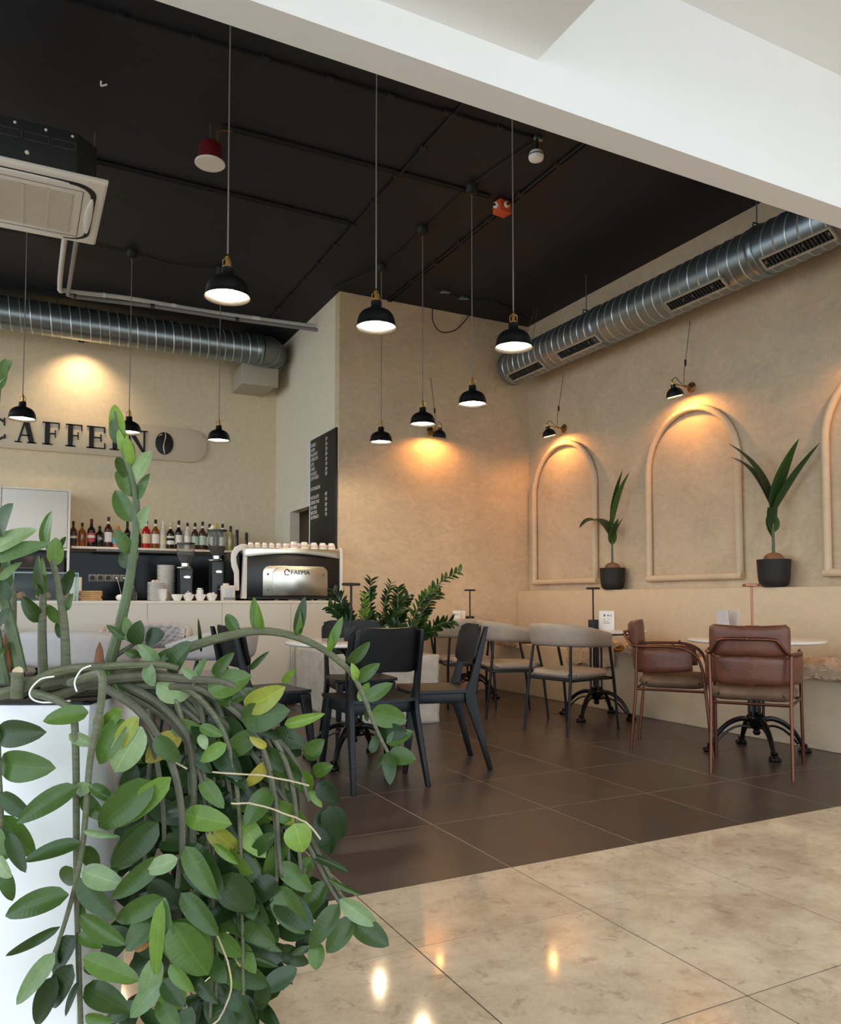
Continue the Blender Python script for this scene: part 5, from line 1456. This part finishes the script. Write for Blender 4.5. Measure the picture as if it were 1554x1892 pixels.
rz_ = random.Random(11)
def zz_plant(base, stems, lab, m='leaf_dark'):
    base = Vector(base)
    t = thing('zz_plant', lab, 'plant', base, group='leafy plants in the stone planter')
    for (dx, dy, h, lean, az, n, lm, ll) in stems:
        d = Vector((math.cos(az), math.sin(az), 0))
        h *= 1.3; n = int(n * 1.6); lean *= 1.1; ll *= 1.1
        pts = [Vector((dx, dy, 0)) + Vector((0, 0, h)) * s_ + d * lean * s_ ** 2.0 - Vector((0, 0, lean * .35)) * s_ ** 3 for s_ in [k / 8 for k in range(9)]]
        st_ = MB().tube(pts, [.009 - .0007 * k for k in range(9)], 6).build('stem', 'stem_green', t)
        for k in range(n):
            s_ = .22 + .78 * (k + .5) / n; f = s_ * 8; i = min(7, int(f)); p = pts[i].lerp(pts[i + 1], f - i)
            tang = (pts[i + 1] - pts[i]).normalized()
            side = tang.cross(FWDH).normalized() * (1 if k % 2 else -1)
            side = (side + FWDH * rz_.uniform(-.7, .7)).normalized()
            L = ll * (1 - .35 * s_) * rz_.uniform(.85, 1.15)
            tip = p + (side * .8 + tang * .75).normalized() * L
            put_leaf(p, tip, lm, st_, Vector((0, 0, 0)), (tang + Vector((0, 0, .3)) - FWDH * .8 + Vector((rz_.uniform(-.4, .4), rz_.uniform(-.4, .4), 0))).normalized(), 1.0, rz_)
zz = .596
LL = .125
zz_plant((2.66, 6.55, zz), [(0, 0, .46, .16, R(140), 15, 'leaf_dark', LL), (.05, .05, .36, .22, R(180), 13, 'leaf_dark', LL), (-.04, -.1, .26, .2, R(220), 10, 'leaf_dark', LL)], 'dark green leafy plant at the left end of the stone planter')
zz_plant((2.78, 6.5, zz), [(0, 0, .40, .05, R(80), 15, 'leaf_lime', .09), (.05, .1, .5, .05, R(20), 15, 'leaf_dark', LL)], 'yellow-green leafy plant behind the black table lamp')
zz_plant((2.9, 6.45, zz), [(0, 0, .50, .12, R(20), 18, 'leaf_dark', .09), (.0, -.1, .3, .1, R(-60), 12, 'leaf_dark', LL), (-.1, -.12, .26, .12, R(-140), 11, 'leaf_dark', LL)], 'feathery dark plant in the middle of the stone planter')
zz_plant((3.0, 6.3, zz), [(0, 0, .44, .06, R(60), 16, 'leaf_dark', LL), (.02, .1, .40, .10, R(-20), 14, 'leaf_dark', LL), (0, -.1, .22, .15, R(200), 10, 'leaf_dark', LL)], 'dense dark plant just left of the arching light stem')
zz_plant((3.02, 6.15, zz), [(0, 0, .66, .42, R(-25), 20, 'leaf_green', .10), (.06, .0, .46, .22, R(-10), 15, 'leaf_dark', .12), (.08, -.08, .28, .26, R(-30), 12, 'leaf_dark', .11), (.0, -.1, .2, .2, R(-50), 10, 'leaf_dark', .10)], 'arching plant with one long light green stem at the right end of the planter')

# ------------------------------------------------------------------ foreground planter and trailing plant
PD = 1.62
corner = atD(166, 1303, PD)
PZT = corner.z
# planter local frame: x along RGT, y along FWDH, origin at front-right corner on the floor
t = thing('planter', 'tall white lacquered planter box in the foreground', 'planter', (corner.x, corner.y, 0), -YAW)
wl, dp = 1.0, .30
def shell(x0, x1, y0, y1, z0, z1): return MB().bb(x0, x1, y0, y1, z0, z1)
tp = .03
def quad_box(m):  # slightly tapered box: narrower toward the floor
    return m
body = MB()
th_ = .018
outer = [(-wl, 0), (0, 0), (0, dp), (-wl, dp)]
def ring(inset_top, inset_bot, z0, z1):
    def r_(i): return [(-wl + i, i), (-i, i), (-i, dp - i), (-wl + i, dp - i)]
    return [(x, y, z0) for x, y in r_(inset_bot)] + [(x, y, z1) for x, y in r_(inset_top)]
o_ = ring(0, tp, 0, PZT); i_ = ring(th_, th_, PZT - .06, PZT)
v_ = o_ + i_
f_ = [(3, 2, 1, 0)] + [(k, (k + 1) % 4, 4 + (k + 1) % 4, 4 + k) for k in range(4)] + [(4 + k, 4 + (k + 1) % 4, 12 + (k + 1) % 4, 12 + k) for k in range(4)] + [(12 + k, 12 + (k + 1) % 4, 8 + (k + 1) % 4, 8 + k) for k in range(4)] + [(8, 9, 10, 11)]
MB().add(v_, f_).build('planter_shell', 'planter_white', t, bevel=.003)
li = MB()
for x0, x1, y0, y1 in ((-wl + .002, -.002, .002, th_), (-wl + .002, -.002, dp - th_, dp - .002), (-wl + .002, -wl + th_, .002, dp - .002), (-th_, -.002, .002, dp - .002)):
    li.bb(x0, x1, y0, y1, PZT + .0005, PZT + .006)
li.build('rim', 'planter_dark', t, smooth=0)
MB().bb(-wl + th_, -th_, th_, dp - th_, PZT - .06, PZT - .012).build('soil_bed', 'soil', t, smooth=0)

PB = Vector((corner.x, corner.y, 0)) - RGT * .25 + FWDH * .15; PB.z = PZT - .012
plant = thing('trailing_plant', 'large overgrown green plant trailing over the white planter in the foreground', 'plant', PB)
rp = random.Random(5)
STEMS = []
def stem(pts, r0, r1, m='stem_grey', k=5):
    W = [atD(x, y, d) for x, y, d in pts]
    W = smooth_path(W, k)
    n = len(W)
    o = MB().tube([p - PB for p in W], [r0 + (r1 - r0) * i / (n - 1) for i in range(n)], 8).build('stem', m, plant)
    STEMS.append((o, W)); return o, W
def nearest(p):
    best = None
    for o, W in STEMS:
        for q in W:
            d_ = (q - p).length_squared
            if best is None or d_ < best[0]: best = (d_, o)
    return best[1]
def facing(spread=.45):
    return (-FWDH + Vector((rp.uniform(-1, 1), rp.uniform(-1, 1), rp.uniform(-.2, 1.2))) * spread).normalized()
def leaves(lst, sc_, ox, oy, d, m='leaf_green', w_=1.0, spread=.4, tilt=.03, jit=.0):
    for e in lst:
        (a, b_), (c_, g_) = e[0], e[1]
        mm = e[2] if len(e) > 2 and e[2] else m
        ww = e[3] if len(e) > 3 else w_
        dd = d + rp.uniform(-jit, jit) + (e[4] if len(e) > 4 else 0)
        base = atD(ox + a * sc_, oy + b_ * sc_, dd); tip = atD(ox + c_ * sc_, oy + g_ * sc_, dd + rp.uniform(-tilt, tilt))
        put_leaf(base, tip, mm, nearest(base), PB, facing(spread), ww, rp)

# ---- upright stems (crop A: scale .3172, origin 0,640)
sA = .3172
def A(pts, d): return [(x * sA, 640 + y * sA, d) for x, y in pts]
stem(A([(625, 1900), (700, 1620), (760, 1330), (792, 1000), (788, 880), (750, 700), (690, 550), (668, 380)], 1.66), .012, .0035, 'stem_green')
stem(A([(250, 1900), (245, 1640), (250, 1480), (238, 1330)], 1.72), .0105, .006, 'stem_olive')
stem(A([(385, 1900), (375, 1640), (345, 1420), (300, 1230), (275, 1160)], 1.72), .0105, .005, 'stem_olive')
stem(A([(120, 1900), (65, 1640), (0, 1400), (-60, 1150)], 1.64), .0135, .008, 'stem_green')
stem(A([(60, 1900), (75, 1500), (68, 1380)], 1.75), .010, .006, 'stem_olive')
stem(A([(-60, 1500), (-40, 900), (-30, 420), (-10, 230)], 1.6), .012, .006, 'stem_green')
stem(A([(30, 1960), (0, 1800), (-30, 1600)], 1.62), .011, .008, 'stem_green')
leaves([((750, 765), (680, 645)), ((775, 875), (675, 728)), ((775, 1020), (670, 838)), ((757, 1205), (666, 1062)), ((742, 1295), (720, 1180), None, 1.3),
        ((785, 785), (882, 608), 'leaf_pale'), ((800, 895), (872, 738), 'leaf_pale', 1.2), ((803, 1060), (866, 928), 'leaf_pale', 1.2), ((780, 1258), (795, 1158), 'leaf_pale'),
        ((700, 570), (650, 425)), ((690, 545), (668, 338), 'leaf_lime', .8), ((735, 600), (717, 465), 'leaf_lime', .8), ((765, 700), (770, 560), 'leaf_lime', .8), ((745, 640), (690, 480), 'leaf_lime', .7), ((760, 690), (735, 520), 'leaf_lime', .7)], sA, 0, 640, 1.66)
leaves([((240, 1460), (226, 1215), None, .75), ((255, 1470), (245, 1230), 'leaf_lime', .6), ((230, 1605), (130, 1455)), ((242, 1465), (212, 1385)),
        ((275, 1165), (307, 955), 'leaf_lime', .95), ((265, 1165), (300, 960), None, .9), ((322, 1278), (325, 1112), 'leaf_lime', 1.35), ((345, 1180), (385, 1108), None), ((362, 1455), (430, 1288)), ((385, 1538), (426, 1438)), ((350, 1612), (268, 1503)), ((360, 1702), (328, 1608)),
        ((68, 1395), (92, 1255), None, .8), ((60, 1400), (30, 1150), None, .7)], sA, 0, 640, 1.72)
leaves([((-60, 1195), (217, 1068), 'leaf_pale', .75), ((-30, 1245), (292, 1153), 'leaf_pale', .7), ((-20, 1100), (78, 915), 'leaf_green', 1.3), ((0, 1362), (130, 1258), 'leaf_pale'), ((50, 1482), (8, 1348)), ((-20, 1625), (65, 1523)), ((10, 1812), (62, 1722)),
        ((-30, 225), (72, 78), 'leaf_pale', 1.0), ((-20, 250), (35, 70), None, 1.0)], sA, 0, 640, 1.6)
# brown dry sheaths and cut stump
for px, py, h in ((183, 1235, .055), (14, 1215, .07)):
    p = atD(px, py, 1.64) - PB
    MB().lathe([(.010, -.03), (.012, 0), (.007, h * .7), (.001, h)], 8, c=tuple(p)).build('dry_sheath', 'sheath_brown', plant)
p0, p1 = atD(31, 1290, 1.58), atD(33, 1242, 1.58)
st_ = MB().tube([p0 - PB, p1 - PB], .012, 10).build('cut_stump', 'stem_olive', plant)
MB().tube([p1 - PB, p1 - PB + Vector((0, 0, .001)) - FWDH * .002], .0115, 10).build('cut_face', 'twig_pale', st_)

# ---- arching stem to the right (crop B: scale .4247 origin 0,1100)
sB = .4247
arch = [(150, 1262, 1.68), (230, 1245, 1.66), (293, 1219, 1.66), (365, 1191, 1.67), (425, 1174, 1.68), (476, 1166, 1.69), (531, 1172, 1.70), (586, 1193, 1.71), (628, 1223, 1.72), (654, 1250, 1.73), (675, 1294, 1.73), (684, 1319, 1.73), (701, 1359, 1.73), (717, 1390, 1.73)]
stem(arch, .0125, .0035, 'stem_olive')
stem([(160, 1255, 1.66), (205, 1218, 1.68), (240, 1195, 1.7), (262, 1178, 1.7)], .007, .004, 'stem_grey')
leaves([((1115, 155), (1105, 8), None, .6), ((1140, 152), (1118, 30), 'leaf_lime', .5), ((1290, 172), (1327, 5), None, .6), ((1302, 175), (1300, 55), None, .6), ((1035, 155), (985, 82), None, 1.1), ((875, 248), (862, 98), 'leaf_dark', .22), ((1432, 238), (1492, 92), None, .6),
        ((1430, 245), (1440, 170), 'leaf_lime', .7)], sB, 0, 1100, 1.69)
s6 = .3089
leaves([((1110, 145), (1242, 18), None, .8), ((1165, 250), (1302, 148), None, 1.1), ((1165, 250), (1130, 145), 'leaf_lime'), ((1180, 375), (1236, 262), 'leaf_lime', 1.1), ((1215, 362), (1378, 268), None, 1.1), ((1250, 440), (1462, 490), None, 1.5), ((1225, 495), (1215, 435)), ((1300, 560), (1465, 555), 'leaf_dark', 1.2, .02),
        ((1340, 625), (1502, 555), None, 1.2), ((1250, 685), (1292, 560), None, .9), ((1350, 680), (1362, 875), None, 1.1, -.02), ((1355, 685), (1518, 725), None, 1.5), ((1330, 690), (1278, 785), None, .8)], s6, 300, 1180, 1.73)
# ---- tangle of thick stems lying over the rim
TANG = [[(-20, 1285), (30, 1275), (110, 1240), (190, 1232), (290, 1228), (330, 1235)], [(40, 1282), (120, 1250), (220, 1245), (310, 1262), (400, 1300), (470, 1370)],
        [(60, 1265), (150, 1238), (260, 1240), (360, 1268), (450, 1330), (500, 1420), (540, 1530)], [(100, 1290), (180, 1265), (280, 1270), (340, 1310), (358, 1400), (360, 1540)],
        [(30, 1265), (140, 1252), (250, 1262), (300, 1300), (330, 1390), (335, 1550), (330, 1620)], [(130, 1280), (230, 1278), (330, 1300), (410, 1350), (470, 1420), (560, 1530), (620, 1640), (660, 1690)],
        [(80, 1270), (180, 1255), (270, 1252), (380, 1275), (470, 1330), (540, 1400), (570, 1480)], [(150, 1262), (260, 1250), (350, 1255), (420, 1262), (470, 1300)], [(60, 1280), (160, 1276), (240, 1290), (290, 1350), (310, 1450)],
        [(-10, 1262), (90, 1255), (170, 1245), (250, 1238), (300, 1245)], [(120, 1260), (240, 1262), (340, 1282), (440, 1360), (500, 1440), (540, 1500)]]
for k, q in enumerate(TANG):
    dd = 1.60 + .035 * ((k * 5) % 7)
    stem([(x, y, dd) for x, y in q], rp.uniform(.010, .014), rp.uniform(.004, .006), rp.choice(['stem_grey', 'stem_olive', 'stem_olive']))
# ---- hanging front stems (crop C: scale .2574 origin 0,1180 ; crop D origin 0,1500)
sC = .2574
V = lambda L, oy, d: [(x * sC, oy + y * sC, d) for x, y in L]
stem([(130, 1262, 1.58), (175, 1246, 1.53)] + V([(735, 280), (715, 540), (650, 850), (620, 1200), (590, 1500)], 1180, 1.50) + V([(540, 530), (470, 780), (400, 1010), (412, 1090)], 1500, 1.50), .009, .0035, 'stem_olive')
stem([(60, 1280, 1.58), (95, 1290, 1.55), (125, 1305, 1.53)] + V([(530, 560), (545, 900), (548, 1400)], 1180, 1.52) + V([(550, 500), (562, 1000), (580, 1540)], 1500, 1.52), .0085, .005, 'stem_olive')
stem([(190, 1268, 1.58)] + V([(980, 500), (1130, 700), (1240, 920), (1300, 1200), (1310, 1500)], 1180, 1.54) + [(333, 1590, 1.54), (328, 1640, 1.54)], .009, .005, 'stem_grey')
stem([(215, 1262, 1.62), (250, 1275, 1.6)] + V([(1150, 480), (1340, 700), (1390, 1000), (1390, 1500)], 1180, 1.6) + [(365, 1660, 1.6), (372, 1800, 1.62)], .010, .005, 'stem_grey')
stem(V([(1050, 500), (1080, 700), (1130, 900), (1170, 1200), (1180, 1450)], 1180, 1.58), .007, .004, 'stem_grey')
stem(V([(1100, 300), (1095, 500), (1085, 800), (1060, 1100), (1040, 1600)], 1180, 1.64), .007, .004, 'stem_grey')
stem([(-40, 1290, 1.55), (-10, 1330, 1.52), (-2, 1440, 1.5), (2, 1520, 1.5), (-5, 1640, 1.5)], .008, .004, 'stem_olive')
# right-hand hanging branch
stem([(395, 1330, 1.68), (455, 1420, 1.68), (516, 1480, 1.68), (544, 1520, 1.68), (578, 1579, 1.68), (603, 1628, 1.68), (627, 1668, 1.68), (649, 1702, 1.68)], .008, .003, 'stem_grey')
stem([(410, 1350, 1.72), (480, 1390, 1.72), (540, 1420, 1.72), (555, 1500, 1.72)], .007, .003, 'stem_grey')
# pale dry twigs
for q in ([(427, 1485), (473, 1486), (522, 1502), (566, 1520), (593, 1551)], [(393, 1427), (485, 1433), (572, 1452)], [(400, 1725), (420, 1776), (427, 1829), (408, 1878), (390, 1895)], [(250, 1300), (300, 1390), (345, 1420)]):
    W = smooth_path([atD(x, y, 1.55) for x, y in q], 4)
    MB().tube([p - PB + Vector((rp.uniform(-.001, .001), 0, rp.uniform(-.001, .001))) for p in W], .0018, 6).build('dry_twig', 'twig_pale', plant)
# white ties
for q in ([(100, 1250), (75, 1255), (56, 1275), (58, 1290), (80, 1298), (130, 1295)], [(168, 1230), (150, 1238), (138, 1260), (142, 1278)]):
    W = smooth_path([atD(x, y, 1.545) for x, y in q], 4)
    MB().tube([p - PB for p in W], .0017, 6).build('tie_cord', 'white_plastic', plant)

# leaves around the top (crop B coordinates)
leaves([((585, 215), (612, 108), 'leaf_dark', 1.4), ((572, 205), (545, 92), 'leaf_green', 1.1), ((632, 195), (718, 165), 'leaf_dark', 1.5), ((545, 192), (463, 128), None, .8), ((600, 265), (540, 245), None, 1.2), ((560, 240), (615, 270), 'leaf_dark', 1.2),
        ((690, 300), (600, 213), 'leaf_pale', 1.0), ((680, 288), (775, 228)), ((735, 335), (840, 203), None, 1.2)], sB, 0, 1100, 1.64)
leaves([((640, 300), (672, 395), 'leaf_pale', 1.3), ((680, 385), (828, 435), 'leaf_pale', 1.6), ((860, 362), (788, 318), 'leaf_pale'), ((840, 392), (902, 268), 'leaf_pale', .6), ((930, 352), (1020, 248), None, .9), ((1090, 322), (1172, 243), None, .5), ((905, 412), (1095, 350), 'leaf_green', 1.3),
        ((1000, 482), (925, 408), None, 1.2), ((1010, 455), (1112, 408)), ((1068, 492), (1242, 398), 'leaf_yellow', 1.0), ((1050, 540), (1262, 500), None, 1.2), ((1230, 382), (1282, 318), 'leaf_lime', .7), ((1238, 562), (1414, 515), 'leaf_lime', .6), ((1330, 685), (1412, 628), None, 1.3),
        ((1160, 660), (1085, 615), 'leaf_yellow', .9), ((460, 320), (560, 470), 'leaf_green', .4)], sB, 0, 1100, 1.60)
leaves([((385, 508), (187, 548), None, 1.1), ((-10, 605), (203, 595), None, 1.15), ((0, 730), (243, 752), None, 1.0), ((300, 605), (420, 650), 'leaf_pale', .9), ((445, 510), (418, 612), 'leaf_lime', 1.0), ((530, 498), (440, 590), 'leaf_lime'), ((540, 540), (432, 735), None, 1.1), ((598, 528), (500, 680), 'leaf_yellow', 1.0), ((617, 572), (500, 770), 'leaf_pale', 1.2),
        ((678, 615), (782, 722), None, 1.2), ((868, 570), (972, 612), None, 1.1), ((985, 648), (872, 722), 'leaf_lime', .9), ((870, 605), (895, 672), 'leaf_pale', 1.3)], sB, 0, 1100, 1.52)
leaves([((560, 1060), (118, 1325), None, .85), ((660, 1055), (538, 1092), 'leaf_pale', 1.0), ((640, 1055), (812, 1165), None, .9), ((590, 1110), (770, 1310), None, .9, .04), ((1112, 1030), (710, 1355), 'leaf_green', .85), ((1225, 995), (808, 1352), 'leaf_lime', .6), ((598, 1380), (865, 1420), 'leaf_pale', .5), ((1135, 1325), (800, 1640), None, .95),
        ((585, 1465), (170, 1600), None, .75), ((0, 1110), (235, 1295), None, 1.0), ((10, 1268), (245, 1565), None, 1.2, .02), ((-20, 1350), (40, 1600), 'leaf_pale', 1.0), ((60, 1400), (185, 1680), None, .8)], sC, 0, 1180, 1.49)
leaves([((495, 595), (38, 748), None, .75), ((430, 825), (40, 1035), None, .35), ((392, 1010), (118, 1385), 'leaf_pale', .7), ((545, 890), (388, 1195), 'leaf_dark', .9), ((520, 1095), (380, 1405), 'leaf_dark', .9), ((405, 1180), (258, 1530), 'leaf_dark', .7), ((565, 1215), (470, 1470), 'leaf_dark', .5),
        ((600, 245), (705, 410), None, 1.4, .05), ((590, 425), (892, 525), 'leaf_pale', 1.0), ((560, 480), (838, 765), None, .8), ((520, 400), (470, 520), None, 1.3, .06), ((580, 745), (905, 955), None, .75), ((600, 1045), (1005, 1212), None, .85), ((610, 1255), (935, 1435), None, .9), ((560, 880), (740, 975), None, .8, .03), ((610, 1465), (810, 1510), None, 1.0), ((600, 1110), (740, 1160), 'leaf_dark', 1.1, .05), ((560, 560), (620, 760), None, 1.1, .05),
        ((1135, 75), (800, 415), None, .95), ((1160, 325), (802, 625), None, .85), ((1275, 335), (1038, 430), 'leaf_pale', 1.1), ((1175, 615), (832, 782), None, .95), ((1142, 735), (905, 1000), None, 1.25), ((1185, 615), (1240, 978), 'leaf_pale', .55), ((1165, 640), (1122, 1188), 'leaf_lime', .5), ((1125, 1035), (1030, 1340), 'leaf_pale', 1.0), ((1165, 1215), (935, 1478), 'leaf_pale', .9),
        ((1330, 250), (1556, 625), None, .9), ((1300, 585), (1570, 890), None, .9), ((1240, 795), (1495, 1170), None, 1.2), ((1220, 1095), (1395, 1295), None, 1.0), ((1170, 1215), (1325, 1395), None, 1.1), ((0, 100), (40, 345), 'leaf_pale', 1.3), ((-10, 330), (85, 470), 'leaf_pale', 1.3), ((30, 420), (90, 640), None, 1.1), ((970, 1000), (1090, 930), 'leaf_tan', .9, .03), ((1000, 1200), (830, 1215), 'leaf_tan', .7, .03)], sC, 0, 1500, 1.49, jit=.015)
leaves([((130, 78), (415, 140), 'leaf_lime', 1.2), ((480, 180), (400, 260), None, 1.1, .1), ((140, 258), (358, 588), None, 1.0), ((330, 795), (478, 930), None, 1.4, .02), ((350, 448), (545, 650), 'leaf_green', 1.4), ((310, 258), (455, 378), 'leaf_lime', .6), ((650, 10), (498, 205), 'leaf_green', 1.1, .08), ((740, 208), (603, 505), None, .7, .08), ((520, 258), (645, 335), 'leaf_dark', 1.2, .1), ((560, 458), (692, 592), 'leaf_dark', .9, .08),
        ((540, 638), (692, 845), 'leaf_dark', 1.2, .06), ((360, 698), (718, 902), None, .4, .05), ((470, 898), (692, 992), None, .5, .05), ((440, 1008), (630, 1108), None, 1.3, .05), ((50, 718), (282, 1012), None, 1.3, -.02), ((270, 928), (382, 1090), None, 1.3, .02), ((40, 968), (192, 1145), None, 1.1, -.02), ((180, 1038), (332, 1212), None, .7), ((395, 1120), (515, 1260), 'leaf_dark', 1.5, .05), ((0, 1060), (120, 1240), None, 1.2, -.02), ((-20, 1180), (100, 1360), None, 1.2, -.02)], s6, 300, 1480, 1.56, jit=.015)
leaves([((900, 328), (688, 628), None, .7), ((975, 478), (783, 755), None, .75), ((1055, 618), (878, 885), None, .8), ((900, 328), (1112, 425), None, .45), ((985, 458), (1198, 562), None, .35), ((1060, 588), (1285, 742), 'leaf_pale', .8), ((1140, 698), (983, 908), None, 1.1), ((1130, 718), (1355, 865), None, 1.1), ((930, 845), (918, 1012), 'leaf_green', 1.5), ((880, 878), (770, 918), None, .8), ((900, 778), (798, 885), 'leaf_dark', 1.0, .02),
        ((790, 135), (840, 305), 'leaf_lime', 2.0, -.08), ((960, 48), (1000, 325), 'leaf_dark', 1.1, .05), ((850, 468), (985, 645), 'leaf_dark', 1.3, .04), ((950, 700), (1030, 760), 'leaf_dark', 1.2, .04), ((870, 640), (1000, 690), 'leaf_dark', 1.2, .04)], s6, 300, 1480, 1.68)
leaves([((650, 560), (860, 640), None, 1.3), ((860, 720), (960, 600), None, 1.4), ((900, 800), (1022, 760), None, 1.3), ((860, 790), (850, 935), 'leaf_lime', 1.3), ((930, 860), (1060, 990), 'leaf_dark', 1.6), ((880, 910), (955, 1010), 'leaf_lime', .9), ((650, 760), (690, 855), 'leaf_yellow', 1.2), ((720, 690), (725, 770), 'leaf_pale', 1.0), ((560, 610), (630, 680), 'leaf_yellow', .9),
        ((1000, 1000), (1070, 1200), 'leaf_dark', 1.4), ((620, 850), (560, 880), 'leaf_green', 1.3), ((590, 870), (735, 870), 'leaf_lime', .5), ((700, 600), (830, 700), 'leaf_dark', 1.3), ((520, 680), (650, 720), 'leaf_dark', 1.3)], s6, 300, 1180, 1.70)
# ---- dense inner mass: more trailing stems behind the hero leaves, each with alternating leaves
count = 0
for k in range(19):
    x0 = rp.uniform(210, 400); x1 = x0 + rp.uniform(20, 190); ye = rp.uniform(1560, 1900)
    if x1 > 520: ye = min(ye, 1680)
    d0 = rp.uniform(1.60, 1.80)
    pts = [(x0 - 60, 1268, d0), (x0, 1275, d0), (x0 + (x1 - x0) * .6, 1340, d0), (x0 + (x1 - x0) * .9, 1440, d0), (x1, 1600, d0 - .01), (x1 + rp.uniform(-15, 10), ye, d0 - .02)]
    o, W = stem(pts, .008, .003, rp.choice(['stem_grey', 'stem_olive']), 4)
    n = len(W); acc = 0
    for i in range(7, n - 1):
        if count >= 125: break
        p = W[i].lerp(W[i + 1], rp.random())
        sgn = 1 if i % 2 else -1
        dirv = (RGT * sgn * rp.uniform(.5, 1.0) + Vector((0, 0, rp.uniform(-1.1, -.3))) + FWDH * rp.uniform(-.6, .4)).normalized()
        L = rp.uniform(.07, .11)
        put_leaf(p, p + dirv * L, rp.choices(['leaf_green', 'leaf_dark', 'leaf_yellow', 'leaf_lime'], [6, 5, .7, .8])[0], o, PB, facing(.6), rp.uniform(.8, 1.25), rp); count += 1

# ---- shaded inner foliage behind the counted leaves: too dense to pick apart
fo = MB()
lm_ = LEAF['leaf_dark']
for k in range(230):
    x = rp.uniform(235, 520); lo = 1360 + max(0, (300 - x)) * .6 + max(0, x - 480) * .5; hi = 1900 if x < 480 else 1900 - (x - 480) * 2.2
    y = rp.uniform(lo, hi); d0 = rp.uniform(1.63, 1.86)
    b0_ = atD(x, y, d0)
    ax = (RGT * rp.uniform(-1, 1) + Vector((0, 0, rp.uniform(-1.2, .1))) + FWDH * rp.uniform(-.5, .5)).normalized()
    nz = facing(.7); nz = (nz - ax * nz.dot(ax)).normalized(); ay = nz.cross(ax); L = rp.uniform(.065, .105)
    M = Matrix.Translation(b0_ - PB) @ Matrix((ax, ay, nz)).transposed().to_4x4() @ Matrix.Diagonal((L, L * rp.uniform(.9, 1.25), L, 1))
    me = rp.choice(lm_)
    fo.add([v.co for v in me.vertices], [tuple(p.vertices) for p in me.polygons], M)
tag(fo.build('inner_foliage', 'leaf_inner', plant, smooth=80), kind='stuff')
